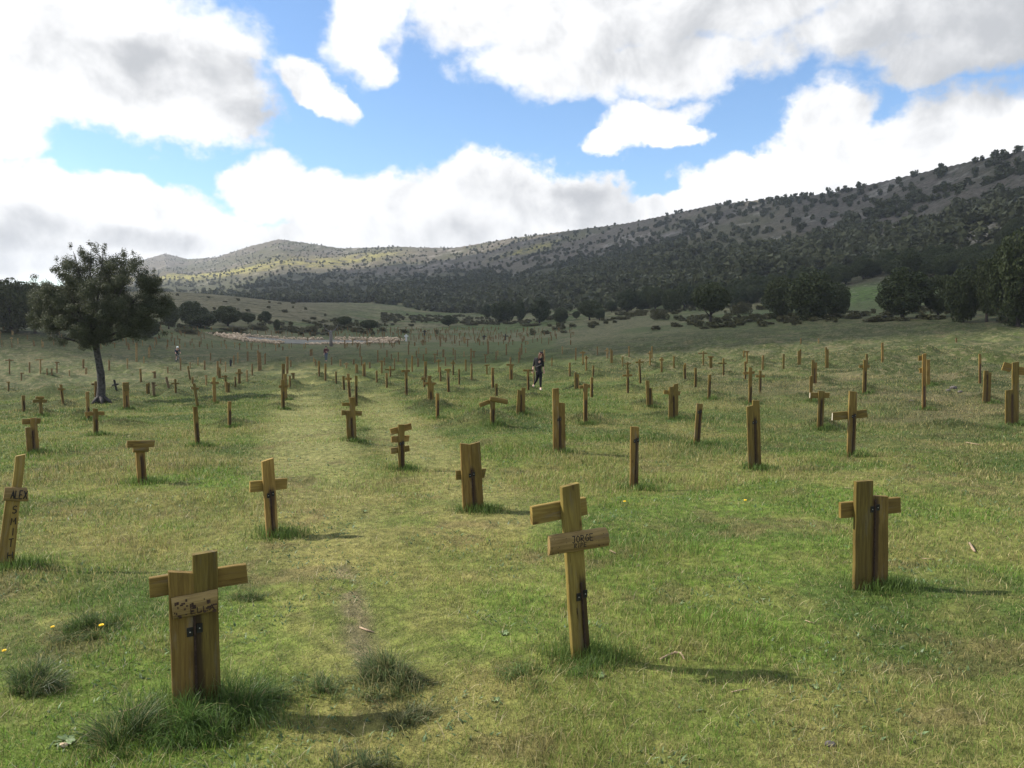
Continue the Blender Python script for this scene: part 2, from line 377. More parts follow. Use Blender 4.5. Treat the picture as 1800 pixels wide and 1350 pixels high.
# ------------------------------------------------------------------ the crosses, read off the photograph
# entry: base x, base y, yaw, posts [(xb,yb,xt,yt,w)], bars [(xl,yl,xr,yr,w,layer,kind)], opts, label
# layer: 1 in front of the posts, -1 behind. kind b = board, l = rounded log
HAND = [
 (15,999,38,[(1,996,19,868,13),(14,998,36,800,15)],[(6,867,48,868,25,1,'l')],dict(text='alex',stake=None),
  'leaning cross at the left edge lettered ALEX on its log, SMITH below'),
 (345,1252,27,[(326,1252,318,1005,43),(366,1244,360,971,43)],[(263,1037,435.5,1011,37,-1,'b'),(302,1067,380,1051,40,1,'l')],dict(stake=(341,1078,346,1252),br=(340,1105),text='burn',mat='wood_dark'),
  'nearest double-board cross with a burnt name log and long grass at its foot'),
 (1020,1158,26,[(1021,1158,1001,852,31)],[(939,909,1035,891,33,-1,'b'),(959,957,1062,941,36,1,'l')],dict(stake=(1018,1022,1028,1158),br=(1017,1045),text='jorge',w=18),
  'yellowish cross whose lower rounded log reads JORGE'),
 (1530,1034,9,[(1515,1034,1518,845,28),(1544,1034,1545,871.5,28)],[(1481,899,1586.5,889,29,-1,'b')],dict(stake=(1535.5,877,1533,1032),br=(1534.5,892.5),mat='wood_dark'),
  'wide double-board cross standing alone at the right of the foreground, left board taller'),
 (479,942,23,[(479,942,470,808,20)],[(441,857,506,851,20,-1,'b')],dict(stake=(474,860,479,942),br=(473,869),w=12),
  'plain single-post cross between the triple-barred cross and nearest double-board cross'),
 (831,898,20,[(823,898,818,780,18.5),(842,897,835,778.5,17)],[(802.5,836.5,854,832.5,17,-1,'b')],dict(stake=(828,825,833,897),br=(828,834),mat='wood_dark'),
  'stout double-board cross with short stubs, behind the cross lettered JORGE'),
 (1114,861,20,[(1114,861,1115.5,750,14.5)],[],dict(stake=(1118,770,1116,860),br=(1118,774),w=8),
  'bare straight yellow post, the nearest bar-less one, right of the cross lettered JORGE'),
 (1224.5,781,20,[(1224.5,781,1230,709.5,10.5)],[],dict(stake=(1230,720,1226,780),br=(1230,724),w=6),
  'bare post leaning right between the tall stepped pair and the wide stepped pair'),
 (983,796,20,[(978,797,976.5,682.6,11),(989,795,987.5,708,10.5)],[],dict(stake=(982.5,733,984,795),br=(982.5,737),w=6),
  'tall stepped pair of boards, left one higher, right of the walking woman'),
 (1328,823,20,[(1321,823,1318,713.5,11),(1332,821,1328.5,703.6,12)],[],dict(stake=(1326,736,1328,822),br=(1325,742),w=6),
  'stepped pair of boards, right one higher, in front of a thin tall cross'),
 (1495.5,802,38,[(1495.5,802,1499.5,688,13)],[(1465,732.5,1525.5,727,14.5,-1,'w')],dict(stake=(1500,728,1497,800),br=(1500,731),w=7),
  'tall upright cross with a white painted left arm end, right half of the field'),
 (1441,757,22,[(1441,757,1444,689,10)],[(1425,697,1459,697,9.5,-1,'w')],dict(stake=(1443,705,1441,756)),
  'low T-like cross just left of the tall cross with the white arm end'),
 (618,775,16,[(614,776,612,722,8),(622,775,618.5,698.5,9.5)],[(601,725.5,636.7,727,8.5,-1,'b'),(602,711,628,711,6,-1,'b')],dict(stake=(617,735,619,774)),
  'double-board cross with two crossbars beside the grassy aisle'),
 (706,827,10,[(706,827,705,746,11)],[(687.5,760,724,749.5,11.5,-1,'b'),(689,773,720,771,11,-1,'b'),(688,793.5,720.5,788.5,11,-1,'b')],dict(stake=(705.5,778,706,826),br=(705.5,779),w=6),
  'triple-barred cross with its top board tilted like a roof'),
 (866,754,10,[(866,754,866,702,8)],[(844,714.5,862,707.5,7.5,-1,'b'),(860,702,891,707.5,9,1,'l')],dict(stake=(866,722,866,753)),
  'man-shaped marker with drooping log arms on a dark grass mound'),
 (915,729,18,[(911,729,913.5,687,7.5),(919,728.5,920,683,7)],[],dict(stake=(915.5,696,915,728)),
  'close pair of boards leaning slightly left of the tall stepped pair'),
 (1029,748,25,[(1029,747.6,1029,676,7)],[(1019,682.5,1037.5,680,5.5,-1,'b')],dict(stake=(1029,705,1029,746)),
  'thin tall cross with a tilted short bar right of the tall stepped pair'),
 (1142,717,20,[(1139.5,717,1138,670,6),(1144.5,716,1143,683,6)],[],dict(stake=(1142,684,1142,716)),
  'stepped pair of boards, left one higher, behind the bare leaning post'),
 (1183,738,20,[(1179,738,1180,681,8),(1187.5,737,1188,676,8)],[(1167.7,690.5,1196.6,693,7.5,-1,'b')],dict(stake=(1183,698,1184,737)),
  'broad two-board cross with a sunlit left edge beyond the leaning post'),
 (250,851,16,[(250,851,245.5,786,14.5)],[(221,780,269,779,12.5,1,'b'),(231.7,790,259,789,10,1,'l')],dict(stake=(247,802,250,850)),
  'T-shaped marker with a wide flat top board and a second log below it, left side'),
 (58,798,14,[(54,798,51,751,11.5),(64,797,58.5,734.5,10)],[(39.5,741.5,72,740,10,-1,'b')],dict(stake=(57,757,59,797)),
  'squat double-board cross beyond the lettered leaning cross at the left edge'),
 (169,765,14,[(169,765,167.5,718,8)],[(150,728,184,726.5,7,-1,'b')],dict(stake=(168.5,738,169,764)),
  'cross with wide thin arms in front of the lone tree'),
 (154.5,741,14,[(155,741,153.5,690,5)],[],dict(stake=(155,718,155,740)),
  'thin post hidden partly behind the wide-armed cross near the lone tree'),
 (347,784,16,[(347.5,784,343,715,7.5)],[],dict(stake=(345,745,348,783)),
  'taller of the two bare posts beside the left edge of the aisle'),
 (403.5,754,16,[(403.5,754,403.5,707,5.5)],[],dict(stake=(403.5,724,403.5,753)),
  'shorter of the two bare posts beside the left edge of the aisle'),
 (222,720,14,[(222.5,720,220.5,673,9.5)],[(215.5,682,226.5,681,14,1,'b')],dict(stake=(222,697,223,719)),
  'thick stubby marker with a broad head just right of the lone tree trunk'),
 (72.5,732,12,[(72.5,732.5,71,700,5)],[(57,706,82,706,5.5,1,'b'),(62,700,77,700,5,1,'l')],dict(),
  'dark T-shaped marker with a small plate on top, left of the lone tree'),
 (1738,711,18,[(1731,711,1733.5,652.5,7),(1737,710,1739,656,6)],[],dict(stake=(1734.5,660,1734,710)),
  'pair of boards near the right edge, left of the tall armed cross'),
 (1782,749,25,[(1774,747,1774,687,12),(1784,749,1785,638,10)],[(1764,645,1779,649,15,-1,'b'),(1790,653,1804,655,14,-1,'b')],dict(stake=(1778,695,1778,748)),
  'tall cross cut off by the right edge with thick orange arms and a grass tuft'),
 (1624,721,20,[(1624,721,1624.5,623,6)],[(1615.5,631,1622.5,630.5,9,-1,'b'),(1617,653,1622,652,9,-1,'b')],dict(stake=(1624,680,1624,720)),
  'very tall thin post with two stub arms on its left, right side of field'),
 (1632,679.6,20,[(1632,679.6,1631.5,633,5)],[],dict(),
  'post directly behind the very tall thin post with stub arms'),
 (1520,694,20,[(1519,694,1521,633.5,6)],[(1511,645.5,1529,645,5,-1,'b')],dict(stake=(1521,655,1520,693)),
  'tall thin cross standing behind the cross with the white arm end'),
 (1319,712,20,[(1318.5,712,1319,647,5.5)],[(1307,657.5,1327,656,4.5,-1,'b')],dict(stake=(1319.5,682,1319,711)),
  'thin tall cross rising behind the stepped pair with the higher right board'),
 (1425.5,707,18,[(1425,707,1426,662,5)],[],dict(),'thin post left of and behind the low T-like cross'),
 (1247,703.5,20,[(1246,703.5,1247.5,659.5,5)],[],dict(stake=(1247.5,672,1246.5,703)),'bare post behind the leaning bare post, slightly to its right'),
 (769,737,18,[(769,737,769,691.7,5.2)],[],dict(stake=(769.5,705,769,736)),'bare post on the near side of a grass mound, left of the man-shaped marker'),
 (757,712,18,[(755,712,755,661.5,6),(760,710,760,675,4.5)],[(747,675,765.7,676,4.5,-1,'b')],dict(stake=(757,690,757,711)),'two-board cross behind the bare post on the grass mound'),
 (497.5,721,14,[(498,721,496.5,668,6)],[(491,681,507,680,5,-1,'b')],dict(stake=(498,690,498,720)),'first cross in the file of crosses along the left of the aisle'),
 (501.5,703.5,14,[(502,703.5,501,658,5.5)],[],dict(),'post right behind the first cross of the aisle file'),
 (377,710,14,[(377.5,710,376,664,5)],[(371,674,385,674,4,-1,'b')],dict(),'thin cross with a small right arm, second left of the bare post by the aisle'),
 (345,718,14,[(348,718,341,675,4.5)],[(336,683.5,350,684,3.5,-1,'w')],dict(),'leaning thin cross with a pale painted arm, left of the aisle'),
 (270.5,699,14,[(271.5,699,269,675,4.5)],[(267,679,275,678,3,1,'b'),(266,674,273,674,3,1,'b')],dict(mat='oldwood'),'small dark iron-like cross right of the thick stubby marker'),
 (205,687,14,[(205,687,200.5,668,3.2)],[(196.5,678,208,675.5,2.6,1,'b')],dict(mat='black_paint'),'small black tilted cross just right of the lone tree trunk'),
 (295,683,10,[(297,683,292,663,3.6)],[],dict(mat='oldwood'),'short dark post leaning left between the lone tree and the aisle'),
 (714,600,5,[(714,600,714,587.5,2.8)],[(710.5,590.8,717.5,590.8,2.6,1,'b')],dict(mat='white_paint'),'small bright white cross right of the stone ring'),
 (746,590,5,[(746,591,746,580,1.9)],[(742.5,582.5,749.5,582.5,1.6,1,'b')],dict(mat='black_paint'),'black cross beyond the white cross'),
 (851,597,5,[(851,597.5,851,589,1.8)],[(848,591.5,855,591.5,1.6,1,'b')],dict(mat='black_paint'),'left one of two small black crosses near the far trees'),
 (888.5,598,5,[(888.5,598,888.5,587,1.9)],[(884,590.8,893.5,590.8,1.7,1,'b')],dict(mat='black_paint'),'right one of two small black crosses near the far trees'),
 (405.5,644,5,[(405.5,644,405.5,632,3)],[(403,636,408,636,2.5,1,'b')],dict(mat='black_paint'),'small black cross in the file left of the aisle'),
]
# compact: base x, base y, top x, top y, width, bar(xl,xr,y,w) ... ; second board d
MID = """42,725,41,696,5
111,711,107,677,4,101,113,685,3.5
168,698,168,671,4,161,173,676.5,3.5
260,693,260,673,6,d
309,691,308,667,3.6,300,315,675,2.6
248,671.5,246.5,648,3.2
272,665,272,653,4,267,274,655,2.5
338.5,675,338.5,663,3
334,668,330.5,644,2.8
362.5,678,362.5,660,3,360,365,661,2.5
400.5,691,400,671.5,7,d
397,685,396,660,3.5,390,400,663,2.5
414,683,413.5,663,3
420.5,674.6,420.5,649,5,414,426,656.5,3
434.5,671.5,434,651,3
386,664.5,385.5,645,4.5,d
443.5,660,443,640,2.6
498,668,498,640,5.5
509.5,688,509.5,661,3.4
516,672,515.5,656,4,511,518,657,2.5
505,657,505,627,4
511,645,511,633.6,2.5
457,652,455,616,6,d
561,662,560.5,635,3.2
572,669,572,639,3.4
591,676,590.5,653.7,3.2
604.5,685,603.5,661,3.8
615,700,612,657,4.6,607,618.6,666,4
626,714,626,661.5,4.8
640,666,640,637.6,5,d
627,657,627,640,4.6,d
598.5,644,598.5,632,3
609,652,609,637.6,2.5,605,613,640,2
650,648,650,637,2.8
671,657,671,634,3,666.5,675,636,2.5
662.5,672.6,662,652,3
680,682.6,679.5,656.5,3.4
686,662,686,644,3.2,677,695,650.5,2.5
714.5,696,714,651,4.6,706,721,653,4
715,651,714.5,630,3
724.5,653.7,724.5,625.5,2.8
693.5,649,693.5,630.5,2
735,645.6,735,629,3.4,d
748,664,748,636,4.6
746,681,745.5,663,4,741,750,666,5
774.5,671,773.5,645.6,3
788.5,693,787.5,649,4.4,782,793,651.5,3.2
771,653.7,771,632,2.2,767,776,635,2
783,644,783,628,2
796.5,660.7,796.5,634,2.8,793,800.5,638.5,2.8
807,676.6,807,649,3
819,651.4,818.5,632,2.5
829,669,829,640,3
828,637,828,613,2.6
833,629.4,833,617.8,2.6,829,836,618,2
800,633,800,615,2
856,658.7,855.5,640.6,2.6,851.5,860.5,641.5,2
898.5,667.5,898.5,642,5.6,890.6,903.7,642,3
897.5,642,897.5,628.5,2.4
866.5,689,866,647,4.4
872.5,698,872.5,675,4.4
928.7,686.7,928.3,650,3.8,920,937,652,3.6
938.8,677,938.5,654,2.5
970,644,970,629,2
1001.5,662,1001.5,638,3
1013.7,684,1013.5,655.7,7.4,d
1040,698.5,1040.5,663,4.4
1042.5,663,1043,643,3
988.5,622,988.5,609,1.5
1050,624,1050,609,1.7
1012,633.8,1012.3,611.6,2.4
1025,640.6,1024.5,617.4,2.4,1020,1029,620,2.4
1030.5,650.6,1030.5,625.5,2.6,1027,1034,629,2.2
1067.5,630.5,1067.5,612,3,1063,1071,617,2
1075,638,1075,614,4,d
1094.5,644.4,1094.5,626.7,2
1105.7,627.5,1105.7,609,2
1103.5,692,1103.5,650.6,3.8,1095,1112,661,3.4
1103,650,1103,637,3,1097,1109,640,2
1125.5,674.6,1124,633,3.4,1118,1132,637.5,2.8
1142.7,643,1142.7,617.4,2.4,1139,1146,622,2
1146,630.5,1146,609,2.2
1163,655,1163,628.7,3,1158.5,1166.5,633.5,3
1184.5,647.4,1184.5,626.7,2.6
1204,667.8,1203.5,639,4.2,d
1222.5,682,1222.5,647.4,4
1236.3,643,1236.3,618,2.5,1227.6,1243.7,621.5,2.2
1249.5,648,1249.5,626.7,5,1244,1254,628,2.5
1271.7,660.7,1271.7,630.5,2.6,1263,1277.6,639.5,2.5
1307.5,637,1307.5,617,2.2
1313,643,1313,618,2.4,1307,1316,619,2
1310,668,1310,635.6,3.2
1336,692,1336.5,651,4,1329,1345,661.5,4
1340.5,651,1341.5,625,3
1377,656,1377.5,623,3.2
1405,644,1405.5,614,5.6,d
1407.8,605,1407.8,595,1.5
1439,604,1439,595,1.5
1453.5,648,1453.5,611,5.5,d
1431,676,1431.5,634,8.5,d
1551,640.6,1551,603,3.2
1523.5,650,1523.5,623,3.5
1722.5,674.6,1722.5,623,3.6
1681,603,1681,594,1.6
16.7,658,16.7,631,2.2,9,24,633.5,2
52,655.5,52,637,2.4
71,660,71,633,2.4,62,76,632.5,2
82.6,661,82.6,648,2
91,662,91,648,2.4
100,656.7,100,636,2.2,96,104,637.5,2
37.5,669,37.5,655.5,2,35,42,657,2
15,688,15,671,2.6,11,17,672.5,2
122,662.5,122,651,2
146.5,649,146.5,632,3.2
151.4,658,151.4,647,3.6
192,653.5,192,632.6,3,d
224,649,224,630.5,2.2
240,636,239.6,603,3.4,d
262,629,262,611,3.4
253,639,253,627,2
295,656,295,645,2
317.4,651,317.4,629,2.2
334.4,647,334.4,637,2.2
359.7,651,359.7,634,2.6
348,642,348,628,2
370,634,370,620,2
383,664,382.6,635,3
387.5,639,387.5,631,2
396.5,654,396.5,636,2
411,642,411,625,2
418,639,418,620,2.4
435.4,635,435.4,618,2.8
466,640,466,620,2.6,d
484.7,617,484.7,604,1.8,481,488,606,1.5
551.5,639,551.5,629,2
554.6,644,554.6,632,2
547,626,547,613,5,d
582.8,642,582.8,628,2.2
621.7,640.6,621.7,631,3,d
635.6,643,635.6,626.7,2
632.8,628,632.8,611,1.8
664,637,664,615.6,2.2
675.8,643,675.8,629,2.2
680,628,680,615.6,2.4
700,637,700,619.7,2.2
688,631.5,688,622.5,1.6
732,628,732,616.7,2.2
736,621.7,736,611,2
718,623,718,605.6,2.4
749,622,749,611,3
744.4,634,744.4,622.8,2
764.4,638,764.4,622,2.2,761,768,623,1.8
769,625.6,769,615.6,1.8
779.4,628,779.4,614.4,3.4
796.7,624.4,796.7,612,1.8
815.6,627,815.6,617.8,1.8
853.3,638,853.3,623,2,850,857,624.5,1.8
858,622,858,600,3
872,633,872,617.8,1.8
875,624,875,616,1.8
890,624.4,890,604.4,2.4
917,624,916.8,604,2.6
912,638,912,619,2
914,632,914,612,2
924,620,924,611,2
957,637,957,615,2.6
1003,606,1003,598,1.4
799,604,799,589,1.6
774,609,774,592,2.6
757,598,757,589,2.2
822,609.4,822,595.6,1.8,818,826,597,1.5
816.7,603,816.7,593,3.4
858,600,858,591,1.6
541,600,541,592,1.4
606,612,606,597,2
620,607,620,595,1.6
645,606,645,594,1.8"""
TREES = [ # px x, base y, top y, width, kind, label
 (1249,571,498,70,'m','lone mushroom-shaped juniper with a clear bare trunk at the right meadow edge'),
 (885,567,528,48,'r','large round juniper, leftmost of the cluster behind the walking woman'),
 (913,566,527,25,'r','narrow round juniper wedged between two bigger ones behind the walking woman'),
 (949,568,524,40,'r','tall round juniper in the middle of the cluster behind the walking woman'),
 (985,567,541,28,'r','low round juniper, rightmost of the cluster behind the walking woman'),
 (855,560,535,26,'r','small juniper at the left flank of the cluster behind the walking woman'),
 (1037,563,527,44,'r','broad juniper standing alone between the woman cluster and the mushroom tree'),
 (1013,561,547,14,'r','tiny round juniper left of the broad lone juniper'),
 (1054,563,542,24,'r','small juniper touching the right side of the broad lone juniper'),
 (1075,549,530,24,'r','small juniper in the second row behind the broad lone juniper'),
 (1103,548,510,42,'r','tall juniper in the second row left of the mushroom tree'),
 (1130,546,518,30,'r','middle juniper of the second row left of the mushroom tree'),
 (1152,545,505,38,'r','dark juniper of the second row, second left of the mushroom tree'),
 (1180,548,508,38,'r','pale-trunked juniper of the second row nearest the mushroom tree'),
 (1203,542,500,44,'r','big dark juniper partly hidden by the mushroom tree'),
 (1372,560,486,62,'r','olive juniper on the left flank of the big right-hand clump'),
 (1425,563,476,88,'r','largest juniper of the right-hand clump, in its middle'),
 (1470,557,497,50,'r','smaller juniper on the right flank of the right-hand clump'),
 (1586,560,474,92,'r','wide juniper with a leaning trunk right of the bright green field'),
 (1650,556,484,60,'r','juniper between the wide leaning-trunk one and the right edge woods'),
 (1692,566,470,66,'r','ragged juniper just left of the tall tree at the right edge'),
 (1735,566,455,60,'r','tall slim juniper beside the tree cut by the right edge'),
 (1790,572,405,100,'r','tallest tree, cut off by the right edge of the picture'),
 (297,578,528,36,'r','slim juniper right of the lone tree crown'),
 (340,574,530,50,'r','big rounded juniper right of the lone tree'),
 (352,576,548,56,'r','low spreading juniper in front of the big rounded one'),
 (400,573,538,50,'r','compact juniper in the left middle, dark and dome-shaped'),
 (436,569,550,26,'r','small low juniper attached to the dark dome-shaped one'),
 (466,567,547,23,'r','small juniper on the edge of the brown meadow'),
 (487,581,561,12,'r','narrow upright juniper left of the stone ring'),
 (606,578,556,26,'m','left one of two little mushroom junipers behind the stone ring'),
 (649,584,562,32,'m','right one of two little mushroom junipers behind the stone ring'),
 (788,573,554,30,'r','little round juniper left of the woman cluster, alone'),
 (20,583,490,84,'r','leftmost dark tree of the wood at the left edge'),
 (62,586,500,60,'r','second dark tree of the wood at the left edge'),
 (100,588,505,56,'r','dark tree of the left wood partly behind the lone tree'),
 (-45,585,480,90,'r','dark tree of the wood cut off by the left edge'),
 (140,588,520,60,'r','dark tree of the left wood seen through the lone tree'),
 (262,592,560,40,'r','small dark tree just right of the lone tree, with low branches'),
 (225,590,540,44,'r','dark tree hidden behind the right half of the lone tree'),
]
BUSHES = [ # px x, base y, top y, width, label
 (1160,563,541,33,'round green bush between the broad lone juniper and the mushroom tree'),
 (1303,553,527,44,'wide low bush at the foot of the bright green field'),
 (543,584,569,38,'large dark bush left of the horned tree post'),
 (520,582,573,26,'smaller dark bush left of the large one beyond the stone ring'),
 (578,583,571,20,'small bush behind the horned tree post'),
 (625,584,574,18,'low bush between the two little mushroom junipers'),
 (330,586,574,40,'low grey-green bush below the rounded junipers'),
 (410,582,571,60,'long low thicket below the dome-shaped juniper'),
 (455,580,569,34,'low thicket left of the narrow upright juniper'),
 (385,588,578,30,'small low thicket behind the cyclist'),
 (1500,560,549,30,'low heathery bush right of the big juniper clump'),
 (1330,560,549,26,'low bush right of the mushroom tree trunk'),
 (1540,566,556,40,'low spreading bush left of the wide leaning-trunk juniper'),
 (1780,566,548,60,'scrubby bush under the tallest tree at the right edge'),
 (1095,562,554,24,'small heathery bush left of the round green bush'),
 (830,572,564,26,'small low bush beyond the black crosses'),
 (935,573,566,40,'low hedge-like bush in front of the woman cluster of junipers'),
]
CLOUDGAIN = .72; SUNE = 5.0; EXPO = .72

HAZE = .00020
SHADE_CLOUDS = [ # unseen, added for their shadows: shadow centre x, y, half width, half depth
 (40, 409, 620, 322, 'broad flat cumulus out of view, added to shade the far field', 3),
 (620, 420, 360, 330, 'cumulus out of view, added to shade the right-hand hill', 5, 60),
 (60, 860, 330, 260, 'cumulus out of view, added to shade the slopes beyond the field', 8, 40),
]
# ------------------------------------------------------------------ positions of the crosses and of the grave mounds
MIDP = []
for ln in MID.split('\n'):
    f = ln.split(','); dbl = f[-1] == 'd'
    if dbl: f = f[:-1]
    MIDP.append(([float(v) for v in f], dbl))
HP = on_ground([h[0] for h in HAND], [h[1] for h in HAND])
MP = on_ground([m[0][0] for m in MIDP], [m[0][1] for m in MIDP])
CC = on_ground([545], [601])[0]            # centre of the stone ring
def mound_for(p, k=1.0):
    r = random.uniform(.42, .7)*k
    a = math.atan2(p[1], p[0])+random.uniform(-.25, .25)
    d = r*1.35
    MOUNDS.append((p[0]+math.cos(a)*d, p[1]+math.sin(a)*d, r, random.uniform(.14, .26)*k))
for m, p in zip(MIDP, MP):
    if p[1] < 95 and random.random() < .8: mound_for(p)
for i, h in enumerate(HAND):
    if h[1] < 760 and HP[i][1] < 60 and h[0] not in (866, 769): mound_for(HP[i], .9)
for px, py, r, hh in [(848, 748, .75, .34), (776, 722, .55, .2), (745, 722, .5, .16), (712, 692, .6, .2), (512, 690, .55, .24), (516, 676, .5, .3),
                      (800, 690, .6, .2), (1672, 752, .6, .16), (210, 750, .6, .18), (700, 661, .6, .26), (607, 655, .8, .26), (805, 675, .6, .3), (640, 665, .6, .2), (935, 699, .45, .14)]:
    q = on_ground([px], [py])[0]; MOUNDS.append((q[0], q[1], r, hh))

for px, py in [(1592, 615), (1608, 625), (1692, 624), (1714, 619), (1640, 621), (1497, 616), (1543, 628), (1668, 612), (1740, 632), (1180, 633), (1330, 640), (1270, 600), (1120, 596), (1400, 655), (1560, 650), (1650, 645), (1235, 620), (60, 668), (85, 690), (130, 652), (30, 645), (110, 625), (180, 655), (300, 632)]:
    q = on_ground([px], [py])[0]; MOUNDS.append((q[0], q[1], random.uniform(.7, 1.3), random.uniform(.18, .34)))
# ------------------------------------------------------------------ ground colours (turf, heath and rock, with sunlit hill patches painted in)
AISLE = on_ground([700, 640, 600, 545, 540, 530, 515], [1345, 1120, 950, 800, 720, 665, 640])
AISLE2 = on_ground([900, 820, 700, 650, 610, 580], [1000, 860, 760, 700, 670, 650])
FIELDS = [(on_ground([1320], [552], rmax=400)[0], 9, 9), (on_ground([1520], [534], rmax=500)[0], 16, 20), (on_ground([1530], [518], rmax=500)[0], 12, 22)]
SUN_PATCHES = [(*on_ground([px], [py], rmax=3000)[0][:2], s) for px, py, s in [(330, 490, 90), (400, 480, 80), (450, 470, 90), (560, 462, 80), (640, 452, 60), (940, 436, 45), (985, 492, 22), (1025, 478, 22), (960, 497, 20)]]  # where sun falls on the hills, painted into the slope colour
def polydist(x, y, P):
    d = np.full(x.shape, 1e9)
    for a, b in zip(P[:-1], P[1:]):
        ax, ay = a[0], a[1]; bx, by = b[0]-ax, b[1]-ay
        t = np.clip(((x-ax)*bx+(y-ay)*by)/(bx*bx+by*by), 0, 1)
        d = np.minimum(d, np.hypot(x-ax-t*bx, y-ay-t*by))
    return d
def lerp(a, b, t): return a+(np.asarray(b)-a)*t[:, None]
def gcolor(x, y, full=False):
    r = np.hypot(x, y); n = len(x); az = np.arctan2(x, y)
    c = np.tile(np.array([.138, .200, .036]), (n, 1))
    dry = sstep(fbm(x*.5+3, y*.6, 4, 101), .44, .70)
    dry2 = sstep(fbm(x*2.1, y*2.1, 3, 131), .48, .72)
    lush = sstep(fbm(x*.33-7, y*.42, 4, 151), .46, .66)
    dA = np.minimum(polydist(x, y, AISLE), 9); dB = polydist(x, y, AISLE2)
    aisle = np.maximum(np.exp(-(dA/(.55+.024*r))**4), .8*np.exp(-(dB/(.45+.018*r))**4))*(.75+.5*(fbm(x*1.1, y*.8, 3, 545)-.3))
    aisle = np.clip(aisle, 0, 1)*(1-sstep(y, 78, 95))
    c = lerp(c, [.080, .125, .028], lush*.8)
    c = lerp(c, [.300, .262, .090], np.clip(dry*.42+dry2*.30+aisle*.35, 0, .8))
    c = lerp(c, [.300, .290, .115], aisle*.95*sstep(r, 5, 14))
    # bare streaks of the worn track
    st = np.exp(-(np.minimum(polydist(x, y, on_ground_cache[0]), 5)/.09)**2)
    c = lerp(c, [.24, .19, .12], st*.8*sstep(fbm(x*5, y*3, 3, 171), .35, .55))
    soil = sstep(fbm(x*1.9+11, y*1.9, 4, 561), .64, .72)*(1-sstep(r, 14, 22))
    c = lerp(c, [.170, .115, .065], soil*.45)
    # heath, brown and hummocky on the far sides
    bl = sstep(-x, 12, 30)*sstep(y, 32, 60); br = sstep(x, 3.5, 9.5)*sstep(y, 10.5, 21)
    hth = sstep(fbm(x*.3, y*.3+5, 4, 191), .34, .62)
    hum = sstep(fbm(x*.42, y*.55, 3, 55), .52, .64)
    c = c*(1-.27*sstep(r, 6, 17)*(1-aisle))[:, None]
    c = lerp(c, [.150, .118, .068], np.clip(bl*.75+br*.80, 0, 1)*(.3+.7*hth))
    hm2 = sstep(fbm(x*.95, y*1.1, 3, 65), .52, .66)
    c = lerp(c, [.045, .066, .020], np.clip(hum*.85+hm2*.5, 0, .9)*sstep(r, 22, 38))
    c = lerp(c, [.080, .125, .028], .6*sstep(r, 14, 34)*(1-hth)*(1-hum)*(1-aisle))
    # tufty, heathy sward: dark clumps between pale bent grass
    ro = sstep(r, 15, 34)*(.16+.84*np.clip(bl+br, 0, 1))*(1-.9*aisle)*(1-sstep(r, 180, 240))
    q1 = fbm(x*.8+fbm(x*.5, y*.5, 2, 5)*2, y*.62, 5, 505, .6); q2 = fbm(x*2.6, y*1.7, 4, 525, .6)
    c = lerp(c, [.210, .175, .100], ro*.55*sstep(q2, .50, .66))
    c = lerp(c, [.040, .055, .017], ro*.88*sstep(q1, .50, .59))
    c = lerp(c, [.045, .062, .019], ro*.50*sstep(q2, .44, .34))
    # rough ground past the cemetery
    rough = sstep(y, 105, 125)
    rg = sstep(fbm(x*.08, y*.08, 4, 211), .4, .62)
    c = lerp(c, [.100, .135, .045], rough*.8)
    c = lerp(c, [.22, .19, .11], rough*rg*.7)
    # brown meadow rise
    u = x/np.maximum(y, 1)
    bm = (1-sstep(u, -.28, -.16))*sstep(y, 190, 230)
    c = lerp(c, [.170, .150, .088], bm*.9)
    for q, sx, sy in FIELDS:
        c = lerp(c, [.095, .140, .045], np.exp(-(((x-q[0])/sx)**2+((y-q[1])/sy)**2)**2))
    for (mx, my, mr, mh) in MOUNDS:
        q = ((x-mx)**2+(y-my)**2)/(mr*mr)
        k = q < 6
        if k.any(): c[k] = lerp(c[k], [.055, .078, .024], .85*np.exp(-q[k]*1.2))
    # slopes: pale limestone and scrub
    rR = np.interp(az, RAZ, RRV); rf = np.interp(az, FAZ, FRV); t = (r-rf)/(rR-rf)
    hill = sstep(t, .0, .08)*(np.abs(az) < 1.2)
    if hill.max() > 0:
        nz = fbm(x*.012, y*.012, 5, 231); nr = fbm(x*.05, y*.05, 4, 251)
        hc = np.tile(np.array([.125, .106, .084]), (n, 1))
        hc = lerp(hc, [.088, .084, .048], sstep(nz, .42, .62))
        hc = lerp(hc, [.060, .064, .030], (1-sstep(t, .25, .6))*.75)
        hc = lerp(hc, [.27, .245, .21], sstep(nr, .66, .76)*.8*sstep(t, .2, .4))
        for gx, gy, s in SUN_PATCHES:
            hc = lerp(hc, [.36, .32, .085], .85*np.exp(-(((x-gx)**2+(y-gy)**2)/(s*s)))*sstep(nr, .3, .55))  # warm sunlit patch mixed into the rock colour
        c = c+(hc-c)*hill[:, None]
        for q, sx, sy in FIELDS[:3]:
            c = lerp(c, [.095, .140, .045], np.exp(-(((x-q[0])/sx)**2+((y-q[1])/sy)**2)**2))
    v = .86+.28*fbm(x*1.3, y*1.3, 3, 271)
    c = np.clip(c*v[:, None], 0, 1)
    if not full: return c
    al = sstep(r, 16, 40)*(.25+.75*np.clip(bl+br, 0, 1))*(1-.8*aisle)*(1-sstep(r, 230, 300))+.25*sstep(y, 95, 120)
    return np.concatenate([c, np.clip(al, 0, 1)[:, None]], 1)
on_ground_cache = [on_ground([640, 632, 625, 600, 655], [1180, 1100, 1060, 1000, 1250])]

